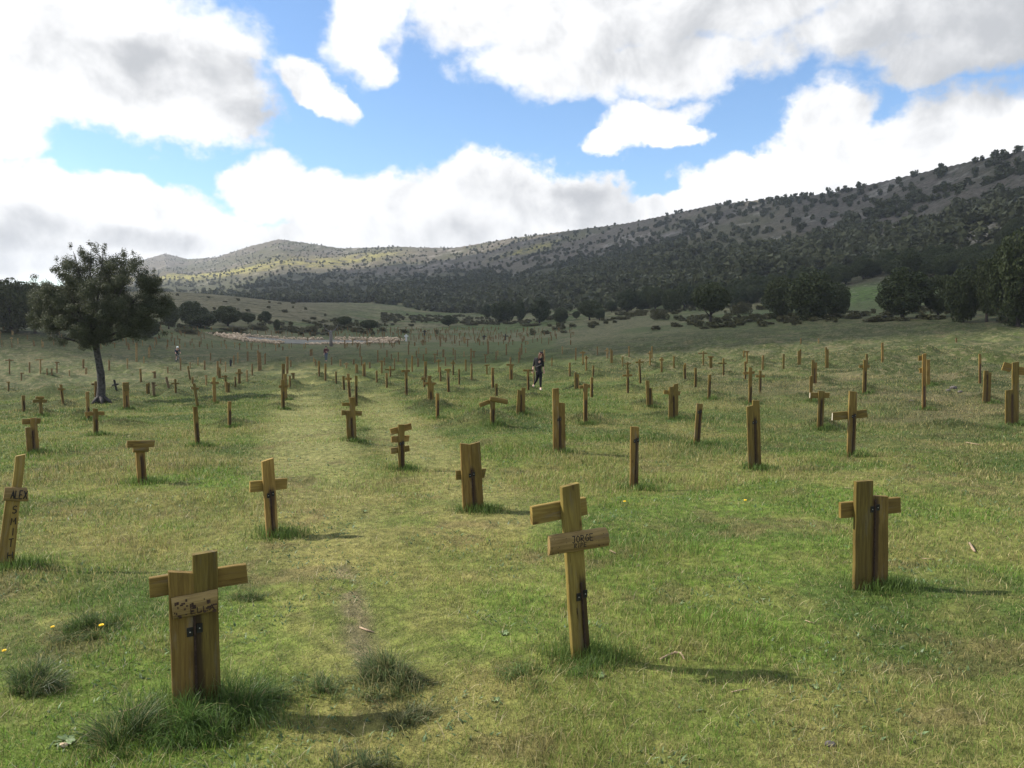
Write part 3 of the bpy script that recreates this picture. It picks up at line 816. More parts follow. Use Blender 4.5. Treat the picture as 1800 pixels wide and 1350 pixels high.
def azlist():
    f = np.radians(np.arange(-42, 42.001, .11))
    side = np.radians(np.concatenate([np.arange(42.6, 70, .9), np.arange(70, 180, 3.0)]))
    return np.concatenate([-side[::-1], f, side])
def polar(name, rads, m, close_centre=False):
    A = azlist(); A = np.append(A, A[0]+2*math.pi)
    na, nr = len(A), len(rads)
    AA, RRr = np.meshgrid(A, rads)
    x = (np.sin(AA)*RRr).ravel(); y = (np.cos(AA)*RRr).ravel()
    z = height(x, y)
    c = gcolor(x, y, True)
    V = np.stack([x, y, z], 1)
    i = np.arange(nr-1)[:, None]*na+np.arange(na-1)[None, :]
    i = i.ravel()
    F = np.stack([i, i+na, i+na+1, i+1], 1)
    me = np_mesh(name, V, F, (m,), True, c)
    o = add(name, me); return tag(o, kind='structure')
RB = 200.0
r1 = np.exp(np.arange(math.log(.25), math.log(RB), .0095)); r1[-1] = RB
r2 = np.exp(np.linspace(math.log(RB), math.log(2450), 230))
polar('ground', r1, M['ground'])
polar('hills', r2, M['hill'])

# ------------------------------------------------------------------ grass as real blades
def ztable(x, y): return height(x, y)
def blades(x, y, h, w, lean, col, straw=False, root=None, seg=2):
    n = len(x); z = ztable(x, y)-.004
    a = rng.uniform(0, 2*math.pi, n); la = rng.uniform(0, 2*math.pi, n)
    dx, dy = np.cos(a)*w/2, np.sin(a)*w/2
    lx, ly = np.cos(la)*lean*h, np.sin(la)*lean*h
    hz = h*np.sqrt(np.clip(1-lean**2*.8, .05, 1))
    B = np.stack([x, y, z], 1)
    P = np.empty((n, 5, 3), np.float32)
    P[:, 0] = B-np.stack([dx, dy, 0*x], 1); P[:, 1] = B+np.stack([dx, dy, 0*x], 1)
    mid = B+np.stack([lx*.38, ly*.38, hz*.6], 1)
    P[:, 2] = mid+.8*np.stack([dx, dy, 0*x], 1); P[:, 3] = mid-.8*np.stack([dx, dy, 0*x], 1)
    P[:, 4] = B+np.stack([lx, ly, hz], 1)
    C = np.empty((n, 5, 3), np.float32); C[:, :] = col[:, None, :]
    C[:, :2] *= .62  # darker roots paint the shaded gaps between blades into the colour
    i = np.arange(n)*5
    F = np.concatenate([np.stack([i, i+1, i+2], 1), np.stack([i, i+2, i+3], 1), np.stack([i+3, i+2, i+4], 1)])
    return P.reshape(-1, 3), F, C.reshape(-1, 3)
def merge(parts):
    V, F, C = [], [], []; o = 0
    for v, f, c in parts: V.append(v); F.append(f+o); C.append(c); o += len(v)
    return np.concatenate(V), np.concatenate(F), np.concatenate(C)
GR = []
GN = 620000
e = .42   # r^-1.58 density in r*dr
u = rng.random(GN); r0, rm = 2.1, 62.0
rr = (u*(rm**e-r0**e)+r0**e)**(1/e)
azb = R(41)*rng.uniform(-1, 1, GN)
bx, by = np.sin(azb)*rr, np.cos(azb)*rr
tall = sstep(fbm(bx*.9, by*.9, 3, 301), .5, .72); short = sstep(fbm(bx*.45, by*.5, 3, 311), .45, .65)
col = gcolor(bx, by)
greenk = rng.random(GN)
col = col*(rng.uniform(.5, 1.6, GN)[:, None])
dry = rng.random(GN) < .16+.26*sstep(fbm(bx*.5+3, by*.6, 4, 101), .44, .70)
col[dry] = np.array([.36, .31, .13])*rng.uniform(.7, 1.25, dry.sum())[:, None]
gr = (~dry) & (greenk < .35); col[gr] = col[gr]*np.array([.75, 1.12, .7])
k = (rr/3.0)
aB = np.maximum(np.exp(-(np.minimum(polydist(bx, by, AISLE), 9)/(.55+.024*rr))**4), .8*np.exp(-(polydist(bx, by, AISLE2)/(.45+.018*rr))**4))
h = (1-.45*aB)*(.022+.030*rng.random(GN)+.062*tall*rng.random(GN))*(1-.35*short)*np.clip(k, 1, 9)**.22
w = .0024*np.clip(k, .8, 22)**.72*(rng.uniform(.7, 1.3, GN))
ln = np.clip(rng.normal(.55, .25, GN), .05, .98)
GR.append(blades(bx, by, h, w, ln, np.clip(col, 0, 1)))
# longer, darker grass around near cross feet, stretched right as painted-in shade
for i, hd in enumerate(HAND):
    p = HP[i]; d = math.hypot(p[0], p[1])
    if d > 45: continue
    n = int(np.clip(3800/d**.9, 120, 1500)); s = .10 if i != 1 else .16
    qx = p[0]+rng.normal(0, s*1.5, n)+.08; qy = p[1]+rng.normal(0, s, n)
    hh = rng.uniform(.05, .12, n)*(1.7 if i == 1 else 1)*np.exp(-((qx-p[0])**2+(qy-p[1])**2)/.12*.6)+.02
    cc = np.array([.095, .150, .034])*rng.uniform(.6, 1.5, n)[:, None]
    GR.append(blades(qx, qy, hh, .003*max(d/4, 1)**.8*rng.uniform(.7, 1.3, n), np.clip(rng.normal(.35, .2, n), 0, .9), cc))
for (mx, my, mr, mh) in MOUNDS:
    d = math.hypot(mx, my)
    if d > 60: continue
    n = int(np.clip(16000/d, 150, 900))
    qx = mx+rng.normal(0, mr*.6, n); qy = my+rng.normal(0, mr*.6, n)
    cc = np.array([.062, .085, .026])*rng.uniform(.6, 1.6, n)[:, None]; br = rng.random(n) < .25; cc[br] = [.17, .14, .07]
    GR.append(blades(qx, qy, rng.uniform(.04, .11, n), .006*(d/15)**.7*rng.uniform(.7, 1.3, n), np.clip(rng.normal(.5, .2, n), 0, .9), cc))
# hummock tufts on the heath
n = 60000; rr = rng.uniform(24, 105, n); a = R(40)*rng.uniform(-1, 1, n); qx, qy = np.sin(a)*rr, np.cos(a)*rr
keep = fbm(qx*.42, qy*.55, 3, 55) > .50; qx, qy, rr = qx[keep], qy[keep], rr[keep]; n = len(qx)
cc = gcolor(qx, qy)*rng.uniform(.6, 1.6, n)[:, None]
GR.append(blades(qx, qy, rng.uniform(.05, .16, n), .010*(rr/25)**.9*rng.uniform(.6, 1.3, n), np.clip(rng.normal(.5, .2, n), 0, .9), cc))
V, F, Cc = merge(GR); del GR
o = add('grass', np_mesh('grass', V, F, (M['blade'],), False, Cc)); tag(o, 'short mown-looking turf of green and dry blades covering the cemetery field', 'grass', kind='stuff')
# broad-leaved weeds and clover lying in the turf, pale dead stalks
n = 30000; e = .5; rr = (rng.random(n)*(26**e-2.1**e)+2.1**e)**(1/e); a = R(41)*rng.uniform(-1, 1, n); qx, qy = np.sin(a)*rr, np.cos(a)*rr
keep = fbm(qx*1.7, qy*1.7, 3, 351) > .55; qx, qy, rr = qx[keep], qy[keep], rr[keep]; n = len(qx)
cc = np.array([.12, .18, .08])*rng.uniform(.6, 1.6, n)[:, None]
W1 = blades(qx, qy, rng.uniform(.02, .045, n)*np.clip(rr/5, 1, 3)**.3, rng.uniform(.008, .017, n)*np.clip(rr/5, 1, 4)**.4, rng.uniform(.75, .98, n), cc)
n = 9000; rr = (rng.random(n)*(18**e-2.1**e)+2.1**e)**(1/e); a = R(41)*rng.uniform(-1, 1, n)
cc = np.array([.52, .44, .27])*rng.uniform(.6, 1.2, n)[:, None]
W2 = blades(np.sin(a)*rr, np.cos(a)*rr, rng.uniform(.05, .11, n), rng.uniform(.0015, .003, n)*np.clip(rr/5, 1, 4)**.5, rng.uniform(.88, .985, n), cc)
V, F, Cc = merge([W1, W2])
o = add('ground_cover', np_mesh('ground_cover', V, F, (M['blade'],), False, Cc)); tag(o, 'scattered clover leaves and pale dead stalks lying in the turf', 'ground cover', kind='stuff')
del V, F, Cc
# ------------------------------------------------------------------ crosses
STROKES = {
 'A': [[(0, 0), (.5, 1), (1, 0)], [(.22, .4), (.8, .4)]], 'L': [[(0, 1), (0, 0), (.9, 0)]], 'E': [[(.9, 1), (0, 1), (0, 0), (.9, 0)], [(0, .5), (.7, .5)]],
 'X': [[(0, 0), (1, 1)], [(0, 1), (1, 0)]], 'S': [[(.95, .85), (.6, 1), (.15, .85), (.15, .6), (.85, .42), (.9, .15), (.5, 0), (.05, .12)]],
 'M': [[(0, 0), (.08, 1), (.5, .4), (.92, 1), (1, 0)]], 'I': [[(.5, 0), (.5, 1)]], 'T': [[(0, 1), (1, 1)], [(.5, 1), (.5, 0)]],
 'H': [[(0, 0), (0, 1)], [(1, 0), (1, 1)], [(0, .5), (1, .5)]], 'J': [[(.2, 1), (1, 1)], [(.75, 1), (.7, .2), (.45, 0), (.1, .15)]],
 'O': [[(.5, 1), (.1, .75), (.05, .3), (.45, 0), (.9, .25), (.92, .7), (.5, 1)]], 'R': [[(0, 0), (.05, 1), (.75, .9), (.75, .6), (.1, .5), (.9, 0)]],
 'G': [[(.95, .85), (.5, 1), (.08, .65), (.1, .2), (.5, 0), (.9, .2), (.9, .5), (.55, .5)]], 'P': [[(0, 0), (.05, 1), (.8, .88), (.75, .5), (.05, .45)]],
}
class Frame:
    """vertical plane through the base point, turned by yaw; unprojects photo pixels on to it"""
    def __init__(s, P, yaw):
        s.P = np.array(P, float); t = R(yaw); s.c, s.s = math.cos(t), math.sin(t); s.yaw = t
        s.n = np.array([s.s, -s.c, 0])
        s.dist = math.hypot(P[0], P[1])
    def uv(s, px, py):
        d = ray(px, py)
        k = (s.P@s.n)/(d@s.n); q = d*k-s.P
        return q[0]*s.c+q[1]*s.s, q[2]
    def m(s, wpx): return wpx*s.P[1]/FPX
def board(mb, a, b, w, t, off, stake=None, br=None, low=0.0, bevel=0.0, kind='b', ext=0.0):
    """board between local points a, b (s,z); along = a->b"""
    a = Vector((a[0], 0, a[1])); b = Vector((b[0], 0, b[1])); d = (b-a)
    L = d.length; d.normalize(); side = Vector((d.z, 0, -d.x))
    if ext: a = a-d*ext; L += ext
    bm = mb.bm; nseg = 1 if bevel == 0 else 7
    sec = []
    if kind == 'l':    # half-round log slab: bulging face to the front (-y)
        for k in range(7):
            an = math.pi*k/6; sec.append((math.cos(an)*w/2, -math.sin(an)*t*.95))
        sec.append((-w/2, t*.25)); sec.append((w/2, t*.25)); 
    elif bevel > 0:
        e = bevel; W, T = w/2, t/2
        sec = [(W-e, -T), (-W+e, -T), (-W, -T+e), (-W, T-e), (-W+e, T), (W-e, T), (W, T-e), (W, -T+e)]
    else: sec = [(w/2, -t/2), (-w/2, -t/2), (-w/2, t/2), (w/2, t/2)]
    uo = random.uniform(0, 3)
    rings = []; wig = [0]+[random.uniform(-1, 1)*.0022 for _ in range(nseg-1)]+[0]
    sl = random.uniform(-.012, .012) if bevel else 0
    for i in range(nseg+1):
        c = a+d*(L*i/nseg)+side*wig[i]
        ring = []
        for (u, v) in sec:
            k = 1.0 if 0 < i < nseg or not bevel else .985
            p = c+side*(u*k)+Vector((0, v*k+off, 0))+d*(sl*u/(w/2) if i == nseg else 0)
            ring.append(bm.verts.new(p))
        rings.append((ring, i))
    fs = []
    n = len(sec)
    for j in range(nseg):
        for k in range(n):
            fs.append(bm.faces.new((rings[j][0][k], rings[j][0][(k+1) % n], rings[j+1][0][(k+1) % n], rings[j+1][0][k])))
    fs.append(bm.faces.new(rings[0][0][::-1])); fs.append(bm.faces.new(rings[-1][0]))
    for f in fs:
        for l in f.loops:
            co = l.vert.co; q = co-a
            al = q.dot(d); ac = q.dot(side)+co.y
            if stake is not None and kind == 'b' and abs(d.z) > .8:
                # metres from the stake line, metres above the bracket
                z = co.z; sx = stake[0][0]+(stake[1][0]-stake[0][0])*((z-stake[0][1])/(stake[1][1]-stake[0][1]+1e-9))
                l[mb.uv].uv = (co.x-sx+co.y*.6, z-stake[0][1])
            elif abs(d.z) > .8: l[mb.uv].uv = (ac+4+uo, co.z-.35)
            else: l[mb.uv].uv = (ac+4+uo, al+1.0)
def letter(mb, ch, o, sx, sz, ux, uz, y, rad, curve=None):
    for st in STROKES[ch]:
        if curve:   # follow the bulge of the log
            st = [(a_[0]+(b_[0]-a_[0])*q/4, a_[1]+(b_[1]-a_[1])*q/4) for a_, b_ in zip(st[:-1], st[1:]) for q in range(4)]+[st[-1]]
        pts = [Vector((o[0]+ux[0]*p[0]*sx+uz[0]*p[1]*sz, y, o[1]+ux[1]*p[0]*sx+uz[1]*p[1]*sz)) for p in st]
        if curve:
            for p in pts:
                q = (Vector((p.x, p.z))-curve[0]).dot(uz)/curve[1]; p.y = y-.026*.95*math.sqrt(max(0, 1-(2*q)**2))
        mb.tube(pts, rad, 4)
KEEPYAW = ('wide double-board cross standing alone at the right of the foreground, left board taller',)
def make_cross(P, yaw, posts, bars, opts, label, group, cat=None, detail=True):
    P = np.array(P, float); azd = math.degrees(math.atan2(P[0], P[1]))
    if label not in KEEPYAW and opts.get('text') is None: yaw = 19-azd*.85+random.uniform(-6, 6)
    fr = Frame(P, yaw); cphi = math.cos(R(yaw+azd))
    zb = zat(P[0], P[1]); dz = zb-P[2]
    near = fr.dist < 26
    wm = M[opts.get('mat', 'wood' if fr.dist < 9 else 'wood_mid' if fr.dist < 62 else 'farwood')]
    isbar = len(bars) > 0
    kindname = 'wooden_cross' if isbar else 'wooden_post'
    if opts.get('mat') == 'white_paint': kindname = 'white_cross'
    if opts.get('mat') == 'black_paint': kindname = 'dark_cross'
    root = empty(kindname, (P[0], P[1], P[2]+min(dz, .02)), R(yaw))
    tag(root, label, cat or ('cross' if isbar else 'post'), group)
    th = .034 if fr.dist < 40 else .04
    stake = opts.get('stake'); st = None
    if stake: st = (fr.uv(stake[0], stake[1]), fr.uv(stake[2], stake[3]))
    bev = .0035 if near else 0
    for j, (x0, y0, x1, y1, w) in enumerate(posts):
        mb = MB(); a = fr.uv(x0, y0); b = fr.uv(x1, y1)
        board(mb, a, b, fr.m(w)/cphi, th, .0015*j, st, None, 0, bev, 'b', .22)
        mb.build('post', wm, root)
    for j, (xl, yl, xr, yr, w, layer, kd) in enumerate(bars):
        mb = MB(); a = fr.uv(xl, yl); b = fr.uv(xr, yr)
        W = fr.m(w)
        if kd == 'l': board(mb, a, b, W, .026 if near else .03, -layer*(th/2+.010) - .002*j, None, None, 0, bev, 'l')
        else: board(mb, a, b, W, th*.85, -layer*(th*.93+.002)-.0011*j, None, None, 0, bev, 'b')
        o = mb.build('crossbar' if kd != 'l' else 'name_log', M['barkwood'] if kd == 'l' and near and fr.dist < 9 else wm, root)
        if kd == 'w' :
            mb = MB(); mb.box(a[0]-.0025, layer*-(th*.93+.002), a[1], .004, th*.8, W*.96)
            mb.build('painted_end', M['pale_end'], o)
        if opts.get('text') and kd == 'l':
            A = Vector((a[0], a[1])); Bv = Vector((b[0], b[1])); ux = (Bv-A).normalized(); uz = Vector((-ux.y, ux.x)); Lb = (Bv-A).length
            yf = -(th/2+.010)-.002*j
            mb = MB()
            def put(word, s0, s1, z0, z1, rad, yy):
                n = len(word); step = (s1-s0)/n
                for q, ch in enumerate(word):
                    if ch == ' ': continue
                    oo = A+ux*(Lb*(s0+q*step)+random.uniform(-.001, .001))+uz*(W*z0)
                    mb_ = MB()
                    letter(mb_, ch, oo, Lb*step*.78, W*(z1-z0), ux, uz, yy, rad, (A, W)); mb_.build('letter', M['burn' if opts['text'] == 'burn' else 'ink'], o)
            if opts['text'] == 'alex': put('ALEX', .30, 1.0, -.28, .30, .0052, yf)
            if opts['text'] == 'jorge':
                put('JORGE', .36, .74, .02, .34, .0026, yf); put('RIPE', .40, .62, -.26, -.02, .0021, yf)
            if opts['text'] == 'burn':
                put('ELLA', .40, .95, -.34, -.06, .0030, yf)
                for q in range(26):
                    s = random.uniform(.02, .98); zz = random.choice([random.uniform(.06, .36), random.uniform(-.4, .0)])
                    p0 = A+ux*Lb*s+uz*W*zz
                    yv = -(th/2+.010)-.002*j-.026*.95*math.sqrt(max(0, 1-(2*zz)**2))
                    mb.box(p0.x, yv+.0005, p0.y, random.uniform(.003, .02), .002, random.uniform(.004, .02))
            elif opts['text'] == 'jorge':
                for q in range(16):
                    s = random.choice([random.uniform(.02, .3), random.uniform(.75, .99)]); zz = random.uniform(-.38, .38)
                    p0 = A+ux*Lb*s+uz*W*zz
                    yv = -(th/2+.010)-.002*j-.026*.95*math.sqrt(max(0, 1-(2*zz)**2))
                    mb.box(p0.x, yv+.0005, p0.y, random.uniform(.001, .004), .0015, random.uniform(.003, .010))
            if len(mb.bm.verts): mb.build('burn_marks', M['burn' if opts['text'] == 'burn' else 'ink'], o)
    if opts.get('text') == 'alex':
        mb = MB()
        for q, (ch, x, y0, y1) in enumerate([('S', 24.5, 902, 889), ('M', 22.5, 922, 910), ('I', 21.5, 941, 928), ('T', 18, 961, 947), ('H', 16.5, 981, 970)]):
            o0 = fr.uv(x-4, y0); o1 = fr.uv(x+4.5, y0); o2 = fr.uv(x-4+1.2, y1)
            sx = o1[0]-o0[0]; ux = Vector((1, .0)); v = Vector((o2[0]-o0[0], o2[1]-o0[1])); sz = v.length
            mb = MB(); letter(mb, ch, o0, sx, sz, ux, v.normalized(), -th/2-.001, .0042)
            mb.build('letter', M['ink'], root)
    if st and fr.dist < 36:
        mb = MB(); f = -th/2-.006
        mb.tube([(st[0][0], f, st[0][1]), (st[1][0], f, st[1][1]-.05)], .0055 if near else .009, 6)
        mb.build('iron_stake', M['iron'], root)
        if opts.get('br'):
            bx, bz = fr.uv(*opts['br']); bx = st[0][0]+(st[1][0]-st[0][0])*(bz-st[0][1])/(st[1][1]-st[0][1])
            for sg in (-1, 1):
                mb = MB(); mb.box(bx+sg*.021, -th/2-.0035, bz+sg*.006, .027, .005, .044, bevel=.001)
                p = mb.build('bracket', M['bracket'], root)
                mb = MB(); mb.sphere((bx+sg*.021, -th/2-.007, bz+sg*.006), .0034, 1, (1, .5, 1)); mb.build('screw', M['screw'], p)
    return root
for h, P in zip(HAND, HP):
    x, y, yaw, posts, bars, opts, label = h
    make_cross(P, yaw, posts, bars, opts, label, 'wooden grave markers standing in the field')

# middle distance: look, order and place make the label
def words(n): return ['first', 'second', 'third', 'fourth', 'fifth', 'sixth', 'seventh', 'eighth', 'ninth', 'tenth', 'eleventh', 'twelfth', 'thirteenth', 'fourteenth', 'fifteenth', 'sixteenth', 'seventeenth', 'eighteenth', 'nineteenth', 'twentieth'][n]
ent = []
for (f, dbl), P in zip(MIDP, MP):
    xb, yb, xt, yt, w = f[:5]; bar = f[5:]
    typ = 'cross' if bar else ('double' if dbl else 'post')
    band = 0 if yb >= 688 else 1 if yb >= 664 else 2 if yb >= 648 else 3 if yb >= 636 else 4
    side = 0 if xb < 170 else 1 if xb < 470 else 2 if xb < 700 else 3 if xb < 930 else 4 if xb < 1180 else 5 if xb < 1400 else 6
    ent.append((f, dbl, P, typ, band, side, xb))
BT = ['nearer than the woman', 'level with the woman', 'just beyond the woman', 'well beyond the woman', 'far off']
ST = ['left of the lone tree', 'between lone tree and aisle', 'right beside the aisle', 'between aisle and woman', 'right of the woman', 'right of centre', 'in the right quarter']
TT = {'cross': 'thin cross', 'double': 'double-board post', 'post': 'thin post'}
tot = {}
for e_ in ent: tot.setdefault(e_[3:6], []).append(e_[6])
for v in tot.values(): v.sort()
for f, dbl, P, typ, band, side, xb in ent:
    lst = tot[(typ, band, side)]; k = lst.index(xb)
    if band >= 4:
        lab = 'far small %s %s, out toward the stone ring' % (TT[typ], ST[side])
        grp = 'far %ss %s' % (TT[typ], ST[side])
    else:
        lab = ('%s %s, %s' % (TT[typ], ST[side], BT[band])) if len(lst) == 1 else '%s from left of %ss %s, %s' % (words(k), TT[typ], ST[side], BT[band])
        grp = 'wooden grave markers standing in the field'
    xb, yb, xt, yt, w = f[:5]
    wid = max(w, 2.0)
    if dbl:
        dxs = w*.27; off = (yb-yt)*.1*random.choice((-1, 1))
        posts = [(xb-dxs, yb, xt-dxs, yt+max(off, 0), w*.52), (xb+dxs, yb, xt+dxs, yt+max(-off, 0), w*.5)]
    else: posts = [(xb, yb, xt, yt, wid)]
    b = f[5:]; bars = [(b[0], b[2]+random.uniform(-.4, .4), b[1], b[2]+random.uniform(-.5, .3), b[3], random.choice((1, -1)), 'b')] if b else []
    op = {}
    if yb > 660: op['stake'] = (xt+.3, yt+(yb-yt)*.35, xb+.3, yb)
    if P[1] > 50 and random.random() < .3: op['mat'] = 'farwood2'
    make_cross(P, random.uniform(12, 32), posts, bars, op, lab, grp)

# the rings of small far markers round the stone circle
far = []
for ring in np.arange(19, 74, 2.9):
    n = int(2*math.pi*ring/2.1)
    for k in range(n):
        a = 2*math.pi*k/n+random.uniform(-.01, .01)
        x = CC[0]+math.cos(a)*(ring+random.uniform(-.4, .4)); y = CC[1]+math.sin(a)*(ring+random.uniform(-.4, .4))
        if random.random() < .30: continue
        if abs(math.sin(a*3+.35)) < .06: continue
        z = zat(x, y)
        cp, sp = math.cos(PITCH), math.sin(PITCH)
        yc = y*cp-z*sp; zc = y*sp+z*cp
        px, py = 900+FPX*x/yc, 675-FPX*zc/yc
        lim = 616 if px < 700 else 608 if px < 980 else 598
        if not (-20 < px < 1010 and 580 < py < lim): continue
        if px > 930 and random.random() < .5: continue
        if 545 < px < 600 and py > 606: continue
        far.append((math.hypot(x, y), x, y, z, px))
far.sort()
room = max(0, 300-len(HAND)-len(ent))
def far_marker(mb, x, y, z, loc=True):
    h = random.uniform(.55, 1.05); w = random.uniform(.09, .13)*1.15; t = random.random(); ln = random.uniform(-.05, .05)
    a = random.uniform(.2, .5); Mx = Matrix.Translation((x, y, z))@Matrix.Rotation(a, 4, 'Z')@Matrix.Rotation(ln, 4, 'Y')
    mb.box(0, 0, h/2-.05, w, .04, h+.1, Mx)
    if t < .28: mb.box(0, -.035, h*.78, random.uniform(.28, .5), .03, w*.9, Mx)
    elif t < .45: mb.box(w*.95, 0, h*.4-.05, w*.9, .045, h*.8+.1, Mx)
for i in range(min(room, len(far))):
    d, x, y, z, px = far[i]
    side = 'left of the aisle' if px < 500 else 'between aisle and white cross' if px < 714 else 'right of the white cross'
    mb = MB(); far_marker(mb, 0, 0, 0); o = mb.build('wooden_post', M['farwood' if random.random() < .7 else 'farwood2'], None, loc=(x, y, z))
    tag(o, 'tiny far wooden marker near the stone ring, %s' % side, 'post', 'tiny far markers near the ring, '+side)
mb = MB()
for i in range(room, len(far)):
    d, x, y, z, px = far[i]; far_marker(mb, x, y, z)
o = mb.build('far_grave_markers', M['farwood']); tag(o, 'hundreds of tiny brown grave markers circling the far side of the stone ring', 'grave markers', kind='stuff')
print('crosses', len(HAND), len(ent), 'far', len(far), 'room', room)
# ------------------------------------------------------------------ foliage
def leafcloud(n, lobes, size, shell=(.72, 1.04), flat=.35, weights=None):
    """n small leaf clumps (triangles) over the shells of ellipsoid lobes (cx,cy,cz,rx,ry,rz)"""
    L = np.array(lobes, float)
    wt = (L[:, 3]*L[:, 5]) if weights is None else np.array(weights, float)
    idx = rng.choice(len(L), n, p=wt/wt.sum())
    d = rng.normal(size=(n, 3)); d /= np.linalg.norm(d, axis=1)[:, None]
    rad = rng.uniform(shell[0], shell[1], n)**.7
    C = L[idx, :3]+d*L[idx, 3:6]*rad[:, None]
    nn = d+rng.normal(size=(n, 3))*.7; nn /= np.linalg.norm(nn, axis=1)[:, None]
    t = np.cross(nn, rng.normal(size=(n, 3))); t /= np.linalg.norm(t, axis=1)[:, None]; b = np.cross(nn, t)
    s = size*rng.uniform(.55, 1.35, n)[:, None]
    V = np.stack([C+t*s, C-t*s*.55+b*s*.8, C-t*s*.5-b*s*.8], 1).reshape(-1, 3)
    F = np.arange(n*3).reshape(-1, 3)
    return V, F
def crown_lobes(seed, bottom, nl=46, top_sharp=.0):
    r_ = np.random.default_rng(seed); out = []
    cz = (1+bottom)/2; rz = (1-bottom)/2
    out.append((0, 0, cz, .36, .36, rz*.74))
    for i in range(nl):
        u = r_.uniform(-1, 1); a = r_.uniform(0, 2*math.pi); k = math.sqrt(1-u*u)
        rr = r_.uniform(.09, .17)
        q = .46-rr*.85
        prof = 1.0 if u < .2 else 1-.18*(u-.2)
        out.append((k*math.cos(a)*q*prof*r_.uniform(.85, 1.08), k*math.sin(a)*q*prof*r_.uniform(.85, 1.08), cz+u*(rz-rr*.75)*r_.uniform(.88, 1.06), rr, rr, rr*r_.uniform(.75, 1.2)))
    return out
CROWNS = []
for s in range(6):
    bt = [.10, .16, .05, .13, .34, .08][s]
    V, F = leafcloud(11000, crown_lobes(40+s, bt, [46, 34, 60, 40, 70, 30][s]), .024, shell=(.78, 1.03))
    CROWNS.append(np_mesh('crown', V, F, (M['leaf'],)))
def trunk_mesh(seed, lean=0.0, hgt=.5):
    random.seed(seed); mb = MB()
    mb.tube([(0, 0, -.06), (.01+lean*.2, 0, .1), (lean*.6, .01, .25), (lean, 0, hgt)], [.045, .034, .030, .02], 8)
    for k in range(5):
        a = k*1.3+seed; mb.tube([(lean*.7, 0, .2+.03*k), (lean+math.cos(a)*.14, math.sin(a)*.14, .33+.03*k), (lean+math.cos(a)*.26, math.sin(a)*.26, .5+.02*k)], [.017, .011, .005], 5)
    me = bpy.data.meshes.new('trunk'); mb.bm.to_mesh(me); mb.bm.free(); me.materials.append(M['bark_dark'])
    for p in me.polygons: p.use_smooth = True
    return me
TRUNKS = [trunk_mesh(1), trunk_mesh(2, .05), trunk_mesh(3, -.06)]
random.seed(99)
def place_tree(x, y, z, wid, hgt, label, group, name='juniper_tree', crown=None, cat='tree', rz=None):
    root = empty(name, (x, y, z-.03*hgt), rz if rz is not None else random.uniform(0, 6.28))
    root.scale = (1, 1, 1)
    tag(root, label, cat, group)
    for nm, me in (('trunk', random.choice(TRUNKS)), ('crown', CROWNS[crown] if crown is not None else random.choice(CROWNS[:4]))):
        o = add(nm, me, root); o.scale = (wid, wid*random.uniform(.92, 1.05), hgt)
    return root
tp = on_ground([t[0] for t in TREES], [t[1] for t in TREES], rmax=600)
for (px, yb, yt, w, kd, lab), p in zip(TREES, tp):
    k = p[1]/FPX
    place_tree(p[0], p[1], p[2], w*k*1.08, (yb-yt)*k*1.04, lab, 'junipers round the meadow', crown=4 if kd == 'm' else None)
bp = on_ground([t[0] for t in BUSHES], [t[1] for t in BUSHES], rmax=600)
BUSHM = []
for s in range(3):
    r_ = np.random.default_rng(70+s)
    lob = [(r_.uniform(-.34, .34), r_.uniform(-.3, .3), r_.uniform(.2, .62), r_.uniform(.12, .24), r_.uniform(.12, .24), r_.uniform(.2, .38)) for _ in range(16)]
    V, F = leafcloud(3500, lob, .032); BUSHM.append(np_mesh('foliage', V, F, (M['leaf_bush'],)))
for (px, yb, yt, w, lab), p in zip(BUSHES, bp):
    k = p[1]/FPX
    o = add('bush', random.choice(BUSHM), None, (p[0], p[1], p[2]-.1)); o.scale = (w*k, w*k*.8, (yb-yt)*k); o.rotation_euler = (0, 0, random.uniform(-.3, .3))
    tag(o, lab, 'bush', 'bushes on the far side of the field')

# hillside: shrubs and junipers
def project(x, y, z):
    cp, sp = math.cos(PITCH), math.sin(PITCH)
    yc = y*cp-z*sp; zc = y*sp+z*cp
    return 900+FPX*x/yc, 675-FPX*zc/yc
N = 150000
az = rng.uniform(-.72, .72, N); r = np.sqrt(rng.uniform(150**2, 2250**2, N))
r[:60000] = rng.uniform(140, 900, 60000)
x, y = np.sin(az)*r, np.cos(az)*r
rR = np.interp(az, RAZ, RRV); rf = np.interp(az, FAZ, FRV); t = (r-rf)/(rR-rf)
m_ = (t > -.02) & (t < 1.01); x, y, r, az, t = x[m_], y[m_], r[m_], az[m_], t[m_]
z = height(x, y); px, py = project(x, y, z)
E = np.interp(az, SAZ, SEL); ef = -6/np.interp(az, FAZ, FRV)
fr_ = (z/r-ef)/(E-ef)
fb = np.interp(px, [200, 330, 450, 600, 800, 1000, 1250, 1500, 1650, 1800, 2000], [.10, .06, .16, .34, .56, .60, .60, .60, .62, .66, .7])
nz = fbm(x*.012, y*.012, 4, 401)-.5; nz2 = fbm(x*.03, y*.03, 3, 431)-.5
forest = sstep(fb+nz*.75+nz2*.35-fr_, -.14, .10)
clear = sstep(fbm(x*.016, y*.016, 4, 461), .60, .68)
dens = .12+.34*sstep(nz2, -.08, .2)+forest*(.9-.75*clear)
dens = dens*np.clip(r/900, .30, 1.0)**.6*(.62+.38*sstep(t, .03, .16))
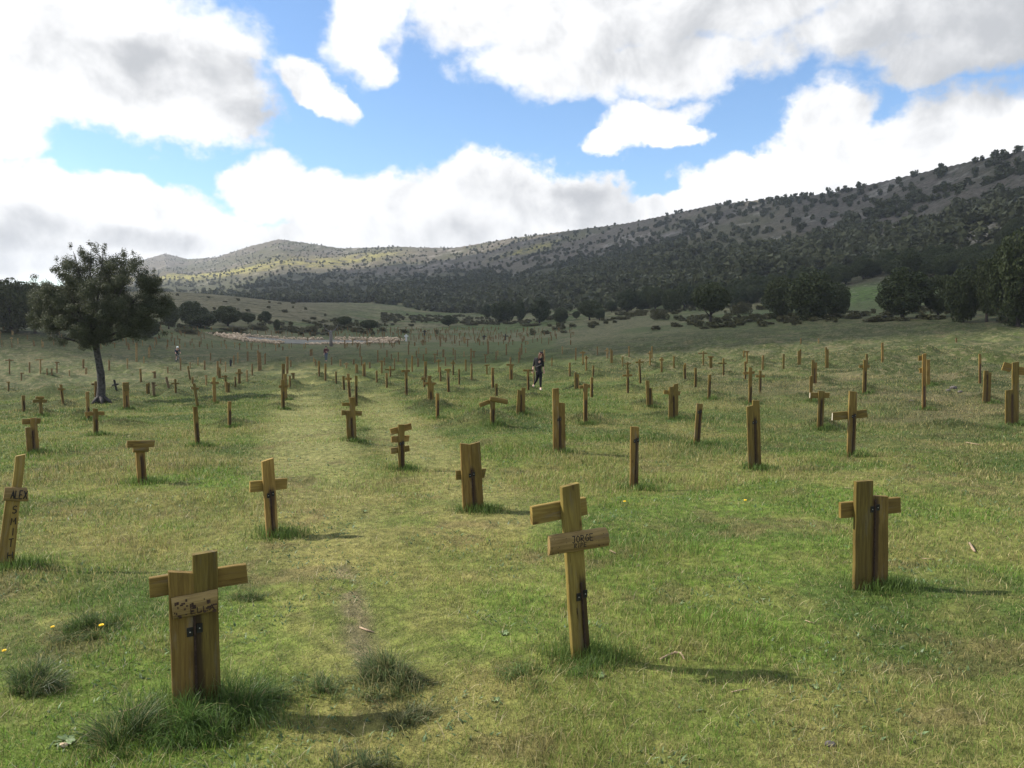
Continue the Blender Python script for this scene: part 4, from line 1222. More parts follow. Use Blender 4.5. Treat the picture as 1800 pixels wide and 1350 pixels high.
# far slopes are seen edge-on: thin them
dens = dens*np.clip(1-(r-900)/2600, .35, 1)*np.where((px > -60) & (px < 1900), 1, .3)
bmz = (x/np.maximum(y, 1) < -.18) & (y < 540); dens = np.where(bmz & (y < 470), .004, dens)
dens = np.where((x/np.maximum(y, 1) < -.2) & (y > 470) & (y < 580), 1.0, dens)
for q, sx, sy in FIELDS: dens = np.where((np.abs(x-q[0]) < sx*1.2) & (np.abs(y-q[1]) < sy*1.3), 0, dens)
keep = rng.random(len(x)) < dens*.34*(1+.8*sstep(r, 700, 1300))
x, y, z, r, px, py, fo = x[keep], y[keep], z[keep], r[keep], px[keep], py[keep], forest[keep]
o_ = np.argsort(r); x, y, z, r, px, py, fo = [a[o_] for a in (x, y, z, r, px, py, fo)]
size = rng.uniform(2.4, 4.6, len(x))+fo*rng.uniform(0, 2.2, len(x))
size *= np.clip(1.15-r/3200, .62, 1.05)
vis = (px > -60) & (px < 1860)
nind = 0; used = np.zeros(len(x), bool); LIM = 300-len(TREES)-len(BUSHES)
for i in range(len(x)):
    if nind >= LIM: break
    if not vis[i]: continue
    used[i] = True; nind += 1
    place_tree(x[i], y[i], z[i], size[i]*.98, size[i]*random.uniform(.9, 1.2), 'dark juniper in the crowd of trees at the foot of the right-hand hill', 'junipers crowding the foot of the right-hand hill')
x, y, z, r, size = x[~used], y[~used], z[~used], r[~used], size[~used]
TPL = []
for s in range(8):
    r_ = np.random.default_rng(500+s)
    lob = [(0, 0, .45, .42, .42, .48), (0, 0, .2, .38, .38, .25)]+[(r_.uniform(-.3, .3), r_.uniform(-.3, .3), r_.uniform(.3, .8), .22, .22, .24) for _ in range(7)]
    V, F = leafcloud(95, lob, .19, shell=(.8, 1.0)); TPL.append(V)
VV = []
for s in range(8):
    sel = np.arange(len(x)) % 8 == s
    n = sel.sum(); a = rng.uniform(0, 6.28, n); ca, sa = np.cos(a), np.sin(a)
    T = TPL[s]; wv = size[sel]*rng.uniform(.9, 1.3, n); hv = size[sel]*rng.uniform(.8, 1.3, n)
    X = T[None, :, 0]*ca[:, None]-T[None, :, 1]*sa[:, None]; Y = T[None, :, 0]*sa[:, None]+T[None, :, 1]*ca[:, None]
    P = np.stack([X*wv[:, None]+x[sel][:, None], Y*wv[:, None]+y[sel][:, None], T[None, :, 2]*hv[:, None]+z[sel][:, None]-.3], -1)
    VV.append(P.reshape(-1, 3))
VV = np.concatenate(VV)
o = add('hillside_scrub', np_mesh('hillside_scrub', VV, np.arange(len(VV)).reshape(-1, 3), (M['leaf_hill'],)))
tag(o, 'thousands of small junipers and shrubs dotting the rocky hillsides', 'scrub', kind='stuff')
print('hill plants', len(x), 'individual', nind)
# low heath between the cemetery and the hill foot
N = 5200; az = rng.uniform(-.64, .64, N); r = np.sqrt(rng.uniform(95**2, 330**2, N)); x, y = np.sin(az)*r, np.cos(az)*r
px, py = project(x, y, height(x, y))
k = (fbm(x*.05, y*.05, 4, 481) > .52) & (y > np.interp(px, [0, 300, 800, 1000, 1250, 1800], [100, 118, 175, 150, 112, 84])) & (np.hypot(x-CC[0], y-CC[1]) > 24) & (py < 590)
for q, sx, sy in FIELDS: k &= ~((np.abs(x-q[0]) < sx*1.2) & (np.abs(y-q[1]) < sy*1.3))
bm2 = (x/np.maximum(y, 1) < -.17) & (y > 230); k &= ~(bm2 & (rng.random(N) < .93))
x, y = x[k], y[k]; z = height(x, y); n = len(x)
a = rng.uniform(0, 6.28, n); T = TPL[0]; wv = rng.uniform(.8, 2.2, n); hv = rng.uniform(.5, 1.2, n)
X = T[None, :, 0]*np.cos(a)[:, None]-T[None, :, 1]*np.sin(a)[:, None]; Y = T[None, :, 0]*np.sin(a)[:, None]+T[None, :, 1]*np.cos(a)[:, None]
P = np.stack([X*wv[:, None]+x[:, None], Y*wv[:, None]+y[:, None], T[None, :, 2]*hv[:, None]+z[:, None]-.1], -1).reshape(-1, 3)
o = add('heath', np_mesh('heath', P, np.arange(len(P)).reshape(-1, 3), (M['leaf_bush'],)))
tag(o, 'low heath and ground-hugging shrubs on the rough ground beyond the field', 'heath', kind='stuff')

# ------------------------------------------------------------------ the lone tree
b = on_ground([178], [704])[0]
kk = b[1]/FPX
root = empty('lone_tree', (b[0], b[1], b[2])); tag(root, 'lone bushy tree with a pale bare trunk standing among the crosses at left', 'tree')
def L(px, py): return ((px-178)*kk, (704-py)*kk*1.004)
def pip(px, py, poly):
    c = False; n = len(poly)
    for i in range(n):
        x1, y1 = poly[i]; x2, y2 = poly[i-1]
        if (y1 > py) != (y2 > py) and px < (x2-x1)*(py-y1)/(y2-y1)+x1: c = not c
    return c
poly = [(80, 566), (66, 538), (74, 508), (98, 488), (112, 470), (140, 462), (160, 446), (200, 452), (232, 462), (252, 458), (276, 490), (288, 520), (292, 552), (278, 580), (250, 590), (222, 601), (196, 608), (160, 606), (118, 596), (92, 584)]
lobes = []; wts = []
tries = 0
while len(lobes) < 210:
    px, py = random.uniform(62, 300), random.uniform(440, 612)
    if not pip(px, py, poly): continue
    X, Z = L(px, py); rr = random.uniform(7, 15)*kk
    cx, cz = L(184, 540); dd = max(0, 1-((X-cx)/(112*kk))**2-((Z-cz)/(90*kk))**2)
    Y = random.uniform(-1, 1)*math.sqrt(dd)*95*kk
    lobes.append((X, Y, Z, rr, rr, rr*random.uniform(.7, 1.2)))
    low = 1.0 if py > 495 else .55
    wts.append(rr*rr*low)
for cx_, cy_, r_ in [(150, 545, 34), (200, 545, 36), (245, 545, 30), (185, 500, 30), (115, 550, 28), (225, 500, 26), (262, 560, 20), (175, 580, 22), (135, 505, 22)]:
    X, Z = L(cx_, cy_); lobes.append((X, random.uniform(-.4, .4), Z, r_*kk, r_*kk, r_*kk*.9)); wts.append(r_*r_*kk*kk*.16)
sprays = [(150, 446, 6, 13), (143, 436, 4, 7), (173, 440, 8, 13), (180, 432, 5, 6), (195, 442, 5, 12), (196, 434, 3, 6), (212, 456, 7, 10), (240, 452, 7, 12), (238, 445, 3, 5), (252, 462, 6, 9), (131, 464, 6, 12),
          (110, 474, 7, 9), (84, 489, 7, 6), (272, 480, 6, 10), (278, 478, 4, 7), (283, 494, 6, 7), (74, 500, 8, 6), (120, 458, 4, 7), (161, 455, 9, 12), (226, 450, 5, 9), (205, 470, 12, 12), (262, 500, 12, 12), (150, 470, 10, 10), (182, 462, 10, 14), (296, 512, 5, 5), (295, 585, 10, 6), (270, 592, 10, 6), (104, 595, 12, 6)]
for sx, sy, rx, ry in sprays:
    X, Z = L(sx, sy); lobes.append((X, random.uniform(-1, 1)*.5, Z, rx*kk, rx*kk, ry*kk)); wts.append(rx*ry*kk*kk*.55)
V, F = leafcloud(175000, lobes, .029, shell=(.05, 1.25), weights=wts)
add('crown', np_mesh('crown', V, F, (M['leaf_lone'],)), root)
mb = MB()
tr = [(178, 709, 10), (177, 700, 8.6), (179, 680, 7.6), (179, 655, 7.2), (177, 635, 6.2), (175, 615, 6.0), (174, 600, 6.2)]
mb.tube([(L(a, c)[0], .03*math.sin(c), L(a, c)[1]) for a, c, q in tr], [q*kk*.88 for a, c, q in tr], 14)
mb.build('trunk', M['bark'], root, True)
top = L(174, 602)
for k, (lx, ly) in enumerate([(90, 545), (105, 490), (150, 445), (175, 440), (195, 445), (240, 458), (275, 485), (285, 545), (140, 520), (215, 520), (120, 590), (250, 585), (146, 448), (180, 500), (112, 492), (160, 470), (230, 480)]):
    e_ = L(lx, ly); Y = random.uniform(-1.2, 1.2)
    m1 = ((top[0]*.65+e_[0]*.35)+random.uniform(-.1, .1), Y*.3, top[1]*.6+e_[1]*.4-.1); m2 = (top[0]*.25+e_[0]*.75+random.uniform(-.1, .1), Y*.7, top[1]*.25+e_[1]*.75)
    mb = MB(); mb.tube([(top[0], 0, top[1]), m1, m2, (e_[0], Y*.5 if k in (2, 3, 12) else Y, e_[1])], [.07, .05, .028, .008], 6); mb.build('limb', M['bark'], root, True)
mb = MB()
for k in range(6):
    a = k*1.05; mb.tube([(math.cos(a)*.12, math.sin(a)*.12, .16), (math.cos(a)*.3, math.sin(a)*.3, .02), (math.cos(a)*.48, math.sin(a)*.48, -.12)], [.09, .06, .03], 7)
mb.build('root_flare', M['bark'], root, True)
# ------------------------------------------------------------------ stone ring, paved disc, horned tree post
RC = 14.8
def disc():
    rs = np.linspace(0.01, RC, 24); aa = np.linspace(0, 2*math.pi, 97)
    A, Q = np.meshgrid(aa, rs); x = (CC[0]+np.cos(A)*Q).ravel(); y = (CC[1]+np.sin(A)*Q*.52).ravel()
    z = height(x, y)+.05; na = len(aa)
    i = (np.arange(len(rs)-1)[:, None]*na+np.arange(na-1)[None, :]).ravel()
    tag(add('gravel_circle', np_mesh('gravel_circle', np.stack([x, y, z], 1), np.stack([i, i+1, i+na+1, i+na], 1), (M['gravel'],), True)), kind='structure')
disc()
def rocks(name, a0, a1, h, wdt, dens, label, rad=RC):
    mb = MB(); n = int(abs(a1-a0)*rad*dens)
    for k in range(n):
        a = random.uniform(a0, a1); q = rad+random.gauss(0, wdt); x = CC[0]+math.cos(a)*q; y = CC[1]+math.sin(a)*q*.52
        s = random.uniform(.13, .30); z = zat(x, y)+random.random()**1.5*h
        mb.sphere((x, y, z+.06), s, 1, (1, random.uniform(.6, 1), random.uniform(.5, .8)), .18)
    o = mb.build(name, M['stone']); tag(o, label, 'stone wall', 'low stone walls of the ring')
rocks('stone_wall', R(180), R(258), .40, 1.1, 34, 'front left arc of the low stone ring, thick band of tumbled stones')
rocks('stone_wall', R(140), R(165), .42, .4, 14, 'short back left arc of the low stone ring')
rocks('stone_wall', R(88), R(137), .45, .35, 14, 'long back arc of the low stone ring, left of the horned tree post')
rocks('stone_wall', R(30), R(78), .60, .6, 16, 'back right arc of the low stone ring, heaped high')
rocks('stone_wall', R(-6), R(28), .75, .9, 20, 'right end of the low stone ring with the tallest heap of stones')
rocks('stone_wall', R(275), R(345), .22, .9, 9, 'front right arc of the ring, a thin scatter of stones')
q = on_ground([582], [609])[0]; k = q[1]/FPX
root = empty('horned_tree_post', tuple(q)); tag(root, 'pale dead trunk with two thin curved branches like horns in the stone ring', 'dead tree')
mb = MB(); mb.tube([(0, 0, -.2), (0, 0, 1.0), (-.0, 0, 2.3), (0, 0, 28*k)], [3.2*k, 2.8*k, 2.5*k, 2.0*k], 10); mb.build('trunk', M['deadwood'], root, True)
for sg in (-1, 1):
    mb = MB(); mb.tube([(0, 0, 26*k), (sg*4*k, 0, 27.5*k), (sg*8*k, 0, 30*k), (sg*11*k, 0, 34*k), (sg*12.5*k, 0, 38*k)], [1.1*k, .8*k, .65*k, .5*k, .25*k], 6); mb.build('branch', M['deadwood'], root, True)

# ------------------------------------------------------------------ people
def skin(name, J, E, mat_, parent, sub=2, rootj=None):
    names = list(J); me = bpy.data.meshes.new(name)
    me.from_pydata([J[n][0] for n in names], [(names.index(a), names.index(b_)) for a, b_ in E], [])
    o = add(name, me, parent)
    md = o.modifiers.new('Skin', 'SKIN'); md.use_smooth_shade = True
    for i, n in enumerate(names):
        r_ = J[n][1]; r_ = r_ if isinstance(r_, tuple) else (r_, r_)
        me.skin_vertices[0].data[i].radius = r_
    me.skin_vertices[0].data[names.index(rootj or names[0])].use_root = True
    s_ = o.modifiers.new('Sub', 'SUBSURF'); s_.levels = sub; s_.render_levels = sub
    me.materials.append(mat_)
    return o
def lerp3(a, b, t): return tuple(a[i]+(b[i]-a[i])*t for i in range(3))
def figure(root, P, mats, fat=1.0, nohair=False, face=(0, -1)):
    """P: joint positions. one continuous body, then clothing over it"""
    hd = P['head']; nk = P['neck']; fx, fy = face
    J = {'pel': (P['pel'], .11*fat), 'sp': (lerp3(P['pel'], P['ch'], .5), .10*fat), 'ch': (P['ch'], (.13*fat, .10*fat)), 'nk': (nk, .05),
         'h0': (lerp3(nk, hd, .55), .068), 'h1': (hd, .088), 'h2': (lerp3(nk, hd, 1.42), .062)}
    E = [('pel', 'sp'), ('sp', 'ch'), ('ch', 'nk'), ('nk', 'h0'), ('h0', 'h1'), ('h1', 'h2')]
    for s in 'LR':
        J['sh'+s] = (P['sh'+s], .055); J['el'+s] = (P['el'+s], .040); J['wr'+s] = (P['wr'+s], .026); J['ha'+s] = (P['ha'+s], (.036, .018))
        J['hp'+s] = (P['hp'+s], .085); J['kn'+s] = (P['kn'+s], .055); J['an'+s] = (P['an'+s], .036); J['to'+s] = (P['to'+s], .034)
        E += [('ch', 'sh'+s), ('sh'+s, 'el'+s), ('el'+s, 'wr'+s), ('wr'+s, 'ha'+s), ('pel', 'hp'+s), ('hp'+s, 'kn'+s), ('kn'+s, 'an'+s), ('an'+s, 'to'+s)]
        a, b_ = Vector(P['wr'+s]), Vector(P['ha'+s]); d = (b_-a).normalized(); sd = d.cross(Vector((fx, fy, .01))).normalized()
        for f_ in range(4):
            n = 'f%d%s' % (f_, s); ln = (.070, .080, .075, .060)[f_]
            p0 = b_+sd*((f_-1.5)*.019)+d*.02; J[n+'a'] = (tuple(p0), .010); p1 = p0+d*ln*.6+Vector((fx, fy, 0))*.012; J[n+'b'] = (tuple(p1), .009)
            p2 = p1+d*ln*.4+Vector((fx, fy, 0))*.02; J[n+'c'] = (tuple(p2), .007); E += [('ha'+s, n+'a'), (n+'a', n+'b'), (n+'b', n+'c')]
        t0 = a+d*.035+sd*-.035; t1 = t0+d*.04-sd*.012+Vector((fx, fy, 0))*.01; J['t0'+s] = (tuple(t0), .012); J['t1'+s] = (tuple(t1), .009); E += [('wr'+s, 't0'+s), ('t0'+s, 't1'+s)]
    body = skin('body', J, E, M['skin'], root, 2, 'pel')
    h = Vector(hd); f = Vector((fx, fy, 0)).normalized(); sx = Vector((-f.y, f.x, 0))
    mb = MB()
    mb.tube([h+f*.080+Vector((0, 0, .012)), h+f*.108+Vector((0, 0, -.022))], [.008, .015], 6)
    mb.build('nose', M['skin'], body, True)
    mb = MB(); 
    for s in (-1, 1): mb.sphere(tuple(h+f*.082+sx*s*.032+Vector((0, 0, .012))), .013, 1)
    mb.build('eyes', M['black_cloth'], body, True)
    mb = MB(); mb.tube([h+f*.082+sx*-.022+Vector((0, 0, -.048)), h+f*.088+Vector((0, 0, -.05)), h+f*.082+sx*.022+Vector((0, 0, -.048))], .005, 5); mb.build('mouth', M['red_cloth'], body)
    # clothes
    k = 1.13
    JS = {'pe0': (lerp3(P['pel'], P['ch'], -.22), .150*fat), 'pel': (lerp3(P['pel'], P['ch'], .05), .150*fat), 'sp': (lerp3(P['pel'], P['ch'], .5), .125*fat), 'ch': (P['ch'], (.155*fat, .12*fat)), 'nk': (lerp3(P['ch'], nk, .62), .092)}
    ES = [('pe0', 'pel'), ('pel', 'sp'), ('sp', 'ch'), ('ch', 'nk')]
    for s in 'LR':
        sl = mats.get('sleeve', .95)
        JS['sh'+s] = (P['sh'+s], .078); JS['el'+s] = (P['el'+s], .054); ES += [('ch', 'sh'+s), ('sh'+s, 'el'+s)]
        JS['cu'+s] = (lerp3(P['el'+s], P['wr'+s], sl), .042); ES += [('el'+s, 'cu'+s)]
    skin('jacket', JS, ES, mats['top'], body, 2, 'sp')
    JT = {'pel': (P['pel'], .125*fat)}; ET = []
    for s in 'LR':
        JT['hp'+s] = (P['hp'+s], .098*fat); JT['kn'+s] = (P['kn'+s], .066); JT['an'+s] = (lerp3(P['kn'+s], P['an'+s], mats.get('leg', .93)), .046)
        ET += [('pel', 'hp'+s), ('hp'+s, 'kn'+s), ('kn'+s, 'an'+s)]
    skin('trousers', JT, ET, mats['legs'], body, 2, 'pel')
    for s in 'LR':
        a = Vector(P['an'+s]); t_ = Vector(P['to'+s])
        JF = {'a': (tuple(a+Vector((0, 0, -.01))), .046), 'm': (tuple(a*.5+t_*.5+Vector((0, 0, -.012))), (.045, .036)), 't': (tuple(t_), (.044, .028))}
        skin('shoe', JF, [('a', 'm'), ('m', 't')], mats['shoe'], body, 2)
    return body
# woman in black walking towards the camera
b = on_ground([946], [686])[0]; k = b[1]/FPX; sc = (686-618)*k/1.72
root = empty('person', tuple(b), 0, sc); tag(root, 'woman in black top and leggings with white shoes walking among the crosses', 'person')
def W(px, py, d=0.0): return ((px-946)*k/sc, d, (686-py)*k/sc)
P = {'pel': W(947.5, 654, 0), 'ch': W(946.5, 634, -.03), 'neck': W(949.6, 627.2, -.06), 'head': W(951, 622.6, -.10),
     'shL': W(940.6, 630.5, 0), 'elL': W(938.2, 641, .02), 'wrL': W(936.6, 649, -.05), 'haL': W(936.2, 652, -.07),
     'shR': W(952.8, 631, -.02), 'elR': W(954.6, 642, .04), 'wrR': W(955.2, 650, -.02), 'haR': W(955.6, 653, -.04),
     'hpL': W(945, 656, 0), 'knL': W(943.6, 667.5, .02), 'anL': W(938.2, 677, .22), 'toL': W(937.2, 680.5, .12),
     'hpR': W(950, 656, 0), 'knR': W(949.8, 669.5, -.12), 'anR': W(950.3, 681.6, -.10), 'toR': W(950.6, 684.8, -.24)}
body = figure(root, P, dict(top=M['black_cloth'], legs=M['black_cloth'], shoe=M['shoe'], sleeve=.45))
h = Vector(P['head']); mb = MB()
mb.sphere(tuple(h+Vector((0, .022, .022))), .103, 3, (1, 1, 1.05))
for s in (-1, 1): mb.tube([h+Vector((s*.07, .03, .06)), h+Vector((s*.095, .02, -.06)), h+Vector((s*.10, .0, -.2)), h+Vector((s*.09, -.02, -.27))], [.03, .035, .03, .015], 7)
mb.build('hair', M['hair'], body, True)
mb = MB(); mb.box(h.x, h.y-.055, h.z+.105, .15, .04, .035, bevel=.008); mb.build('sunglasses', M['lens'], body)
bg = skin('waist_bag', {'a': (W(941.5, 645, -.13), .035), 'b': (W(947, 643, -.19), (.085, .05)), 'c': (W(953, 640, -.13), .035)}, [('a', 'b'), ('b', 'c')], M['rubber'], root)
cam_ = MB(); c0 = W(934.0, 650, -.12); cam_.box(c0[0], c0[1], c0[2], .12, .06, .08, bevel=.01); cam_.tube([(c0[0]-.03, c0[1]-.02, c0[2]), (c0[0]-.12, c0[1]-.05, c0[2]+.01)], .03, 10)
o = cam_.build('camera', M['rubber'], None, loc=tuple(np.array(b))); o.scale = (sc,)*3; tag(o, 'small black camera held in the hand of the woman in black', 'camera')
# man walking away near the ring
b = on_ground([573.5], [635.5])[0]; k = b[1]/FPX; sc = (635.5-608)*k/1.76
root = empty('person', tuple(b), 0, sc); tag(root, 'distant man in dark jacket and blue jeans walking up the aisle', 'person')
P = {'pel': (0, 0, .95), 'ch': (.02, -.02, 1.35), 'neck': (.02, -.04, 1.52), 'head': (.03, -.07, 1.63), 'shL': (-.19, 0, 1.42), 'elL': (-.25, .04, 1.15), 'wrL': (-.22, -.08, .93), 'haL': (-.21, -.1, .85),
     'shR': (.22, 0, 1.42), 'elR': (.30, -.02, 1.18), 'wrR': (.14, -.20, 1.16), 'haR': (.07, -.22, 1.17), 'hpL': (-.09, 0, .90), 'knL': (-.10, -.06, .50), 'anL': (-.08, .06, .10), 'toL': (-.10, -.08, .04),
     'hpR': (.09, 0, .90), 'knR': (.10, -.14, .50), 'anR': (.08, -.12, .10), 'toR': (.10, -.26, .04)}
body = figure(root, P, dict(top=M['red_cloth'], legs=M['denim'], shoe=M['rubber'], sleeve=.96), 1.05)
mb = MB(); mb.sphere((.03, -.05, 1.67), .105, 2, (1, 1, .95)); mb.build('hair', M['black_cloth'], body, True)
# cyclist
b = on_ground([312], [637])[0]; k = b[1]/FPX; sc = (637-609)*k/1.68
hd = -.9
bike = empty('bicycle', tuple(b), hd, sc); tag(bike, 'dark mountain bike ridden over the grass behind the crosses', 'bicycle')
for wx in (-.53, .53):
    wh = MB(); pts = [(wx+math.cos(a)*.33, 0, .35+math.sin(a)*.33) for a in np.linspace(0, 2*math.pi, 29)]; wh.tube(pts, .022, 6, False); w_ = wh.build('wheel', M['rubber'], bike, True)
    wh = MB()
    for j in range(12):
        a = j*math.pi/6; wh.tube([(wx, 0, .35), (wx+math.cos(a)*.32, 0, .35+math.sin(a)*.32)], .003, 4)
    wh.tube([(wx, -.04, .35), (wx, .04, .35)], .02, 8); wh.build('spokes', M['metal'], w_)
mb = MB()
for a, c in [((-.53, 0, .35), (-.08, 0, .33)), ((-.53, 0, .35), (-.2, 0, .82)), ((-.08, 0, .33), (-.2, 0, .88)), ((-.08, 0, .33), (.36, 0, .78)), ((-.2, 0, .82), (.34, 0, .86)), ((.33, 0, .92), (.53, 0, .35))]: mb.tube([a, c], .018, 6)
mb.build('frame', M['metal'], bike)
mb = MB(); mb.tube([(.33, -.3, 1.0), (.34, 0, .98), (.33, .3, 1.0)], .014, 6); mb.tube([(.34, 0, .9), (.34, 0, .98)], .016, 6); mb.build('handlebar', M['rubber'], bike)
mb = MB(); mb.box(-.22, 0, .91, .25, .13, .05, bevel=.02); mb.build('saddle', M['rubber'], bike)
mb = MB(); mb.tube([(-.08, -.09, .33), (.08, -.09, .27)], .012, 5); mb.tube([(-.08, .09, .33), (-.24, .09, .39)], .012, 5); mb.box(.1, -.13, .26, .09, .07, .02); mb.box(-.26, .13, .39, .09, .07, .02); mb.build('pedals', M['metal'], bike)
root = empty('person', tuple(b), hd, sc); tag(root, 'cyclist in white helmet and dark jersey riding beyond the lone tree', 'person')
P = {'pel': (-.2, 0, 1.02), 'ch': (.08, 0, 1.38), 'neck': (.17, 0, 1.48), 'head': (.26, 0, 1.56), 'shL': (.10, .17, 1.38), 'elL': (.22, .24, 1.15), 'wrL': (.32, .24, 1.04), 'haL': (.35, .24, 1.01),
     'shR': (.10, -.17, 1.38), 'elR': (.22, -.24, 1.15), 'wrR': (.32, -.24, 1.04), 'haR': (.35, -.24, 1.01), 'hpL': (-.16, .09, .98), 'knL': (.14, .11, .78), 'anL': (-.22, .13, .46), 'toL': (-.13, .13, .42),
     'hpR': (-.16, -.09, .98), 'knR': (.22, -.11, .70), 'anR': (.04, -.13, .33), 'toR': (.14, -.13, .30)}
body = figure(root, P, dict(top=M['navy'], legs=M['black_cloth'], shoe=M['shoe'], sleeve=.5, leg=.1), 1.0, face=(1, 0))
mb = MB(); mb.sphere((.25, 0, 1.62), .125, 2, (1.15, .95, .8)); mb.build('helmet', M['helmet'], body, True)

# ------------------------------------------------------------------ tussocks, flowers, sticks, stones
def tussock(px, py, spread, hgt, n, col, label, dryk=.2, flop=.5, lean=(0, 0)):
    q = on_ground([px], [py])[0]
    nc = 16; cc_ = rng.normal(0, 1, (nc, 2))*spread*.5; ci = rng.integers(0, nc, n); cl_ = rng.normal(0, .38, (nc, 2)); ch_ = rng.uniform(.35, 1.1, nc)
    x0 = rng.normal(0, spread*.13, n)+cc_[ci, 0]; y0 = rng.normal(0, spread*.13, n)+cc_[ci, 1]
    z0 = height(q[0]+x0, q[1]+y0)-q[2]
    rad = np.hypot(x0, y0)/spread
    dx_ = rng.normal(0, .42, n)+x0/spread*flop*.45+lean[0]+cl_[ci, 0]; dy_ = rng.normal(0, .42, n)+y0/spread*flop*.45+lean[1]+cl_[ci, 1]
    ln = np.minimum(np.hypot(dx_, dy_), 1.15); nn_ = np.hypot(dx_, dy_)+1e-6; dx_, dy_ = dx_/nn_*ln, dy_/nn_*ln
    h = 1.05*hgt*rng.uniform(.25, 1.12, n)*np.clip(1.15-rad*.45, .3, 1.1)*ch_[ci]
    w = rng.uniform(.0020, .0044, n); wa = rng.uniform(0, 6.28, n); dx, dy = np.cos(wa)*w/2, np.sin(wa)*w/2
    V = []
    for t_ in (0, .4, .75):
        cx = x0+dx_*h*t_**1.9; cy = y0+dy_*h*t_**1.9; cz = z0-.012+h*(t_-.42*ln*t_*t_); ww = 1-t_*.5
        V += [np.stack([cx-dx*ww, cy-dy*ww, cz], 1), np.stack([cx+dx*ww, cy+dy*ww, cz], 1)]
    V.append(np.stack([x0+dx_*h, y0+dy_*h, z0-.012+h*(1-.55*ln)], 1))
    V = np.stack(V, 1); i = np.arange(n)*7
    F = []
    for s in (0, 2): F += [np.stack([i+s, i+s+1, i+s+3], 1), np.stack([i+s, i+s+3, i+s+2], 1)]
    F.append(np.stack([i+4, i+5, i+6], 1))
    C = np.array(col)*rng.uniform(.55, 1.6, n)[:, None]; d = rng.random(n) < dryk; C[d] = np.array([.27, .245, .11])*rng.uniform(.6, 1.2, d.sum())[:, None]
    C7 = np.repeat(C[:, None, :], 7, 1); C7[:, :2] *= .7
    o = add('grass_tussock', np_mesh('grass_tussock', V.reshape(-1, 3), np.concatenate(F), (M['blade'],), False, C7.reshape(-1, 3)), None, tuple(q))
    tag(o, label, 'tussock', 'grass tussocks in the field')
DG = (.055, .095, .022); GG = (.085, .13, .040)
tussock(345, 1285, .19, .22, 2800, (.075, .135, .03), 'long dark green grass around the foot of the nearest double-board cross', .06, .7, (.15, 0))
tussock(430, 1250, .22, .26, 1700, (.075, .13, .03), 'long arching grass clump right of the nearest double-board cross', .12, .9, (.35, 0))
tussock(245, 1300, .16, .26, 1400, DG, 'upright dark tuft with a bent straw left of the nearest cross', .15, .6)
tussock(168, 1108, .17, .17, 1700, DG, 'dark tussock beside the yellow flower, left foreground', .15, .7)
tussock(58, 1205, .17, .20, 2000, (.06, .095, .028), 'brownish dark tussock in the lower left corner', .18, .8)
tussock(672, 1195, .20, .23, 2000, (.09, .125, .045), 'large greyish dry tussock in the middle foreground with a dark hollow beside it', .28, .9, (-.45, .0))
tussock(725, 1200, .10, .10, 900, (.05, .06, .02), 'small dark tuft in the hollow right of the large dry tussock', .3, .9)
tussock(720, 1258, .13, .14, 900, (.08, .10, .04), 'small dry tuft below the large dry tussock', .2, .9)
tussock(560, 1215, .13, .14, 900, GG, 'small pale tuft between nearest cross and large dry tussock', .25, .9)
tussock(1020, 1178, .20, .10, 1500, (.085, .145, .035), 'bright green grass around the foot of the cross lettered JORGE', .05, .6)
tussock(930, 1178, .20, .09, 1200, (.09, .15, .04), 'bright green patch just left of the cross lettered JORGE', .1, .6)
tussock(440, 1050, .13, .11, 900, GG, 'small green tuft behind the right arm of the nearest cross', .2, .8)
tussock(640, 1345, .12, .13, 900, (.07, .10, .04), 'grass tuft at the bottom edge below the large dry tussock', .2, .9)
tussock(970, 786, .22, .20, 500, GG, 'pale tuft left of the tall stepped pair of boards', .3, .7)
tussock(1760, 757, .34, .26, 1500, (.07, .12, .03), 'spiky green tuft at the foot of the tall cross at the right edge', .2, .8)
tussock(1668, 765, .5, .14, 1200, (.05, .07, .025), 'dark low tussock left of the tall cross at the right edge', .3, .9)
tussock(645, 756, .22, .16, 500, DG, 'dark little tuft right of the double-board cross by the aisle', .1, .8)
tussock(1350, 695, .9, .32, 1500, (.14, .15, .07), 'pale feathery tuft behind the stepped pair of boards, right', .5, .7)
tussock(1625, 728, .4, .14, 500, (.08, .09, .04), 'greyish tuft at the foot of the very tall thin post', .4, .9)
def flower(px, py, h, label, r_=.011):
    q = on_ground([px], [py])[0]; root = empty('dandelion', tuple(q)); tag(root, label, 'flower', 'yellow flowers in the turf')
    mb = MB(); mb.tube([(0, 0, -.01), (.004, 0, h*.6), (0, 0, h)], .0016, 5); mb.build('stem', M['blade2'], root)
    mb = MB()
    for j in range(16):
        a = j*math.pi/8; mb.tube([(0, 0, h), (math.cos(a)*r_, math.sin(a)*r_, h+.004)], [.002, .0035], 4)
    mb.sphere((0, 0, h+.003), r_*.5, 1); mb.build('petals', M['yellow'], root)
M['blade2'] = plain('stem_green', (.10, .16, .04), .6)
flower(179, 1112, .045, 'yellow dandelion in front of the dark tussock, left foreground', .014)
flower(93, 1108, .02, 'small yellow flower left of the dandelion')
flower(8, 1150, .02, 'small yellow flower at the left edge')
flower(1098, 886, .03, 'small yellow flower left of the foot of the nearest bare post', .016)
flower(1310, 884, .03, 'small yellow flower left of the wide double-board cross', .015)
def stick(pts, r_, label, name='stick', m='twig'):
    q = on_ground([p[0] for p in pts], [p[1] for p in pts]); o0 = q[0].copy()
    mb = MB(); mb.tube([(a[0]-o0[0], a[1]-o0[1], a[2]-o0[2]+r_+.004+(p[2] if len(p) > 2 else 0)) for a, p in zip(q, pts)], [r_*.7]+[r_]*(len(pts)-2)+[r_*.5], 6)
    o = mb.build(name, M[m], None, True, tuple(o0)); tag(o, label, 'stick', 'sticks and chips lying in the turf')
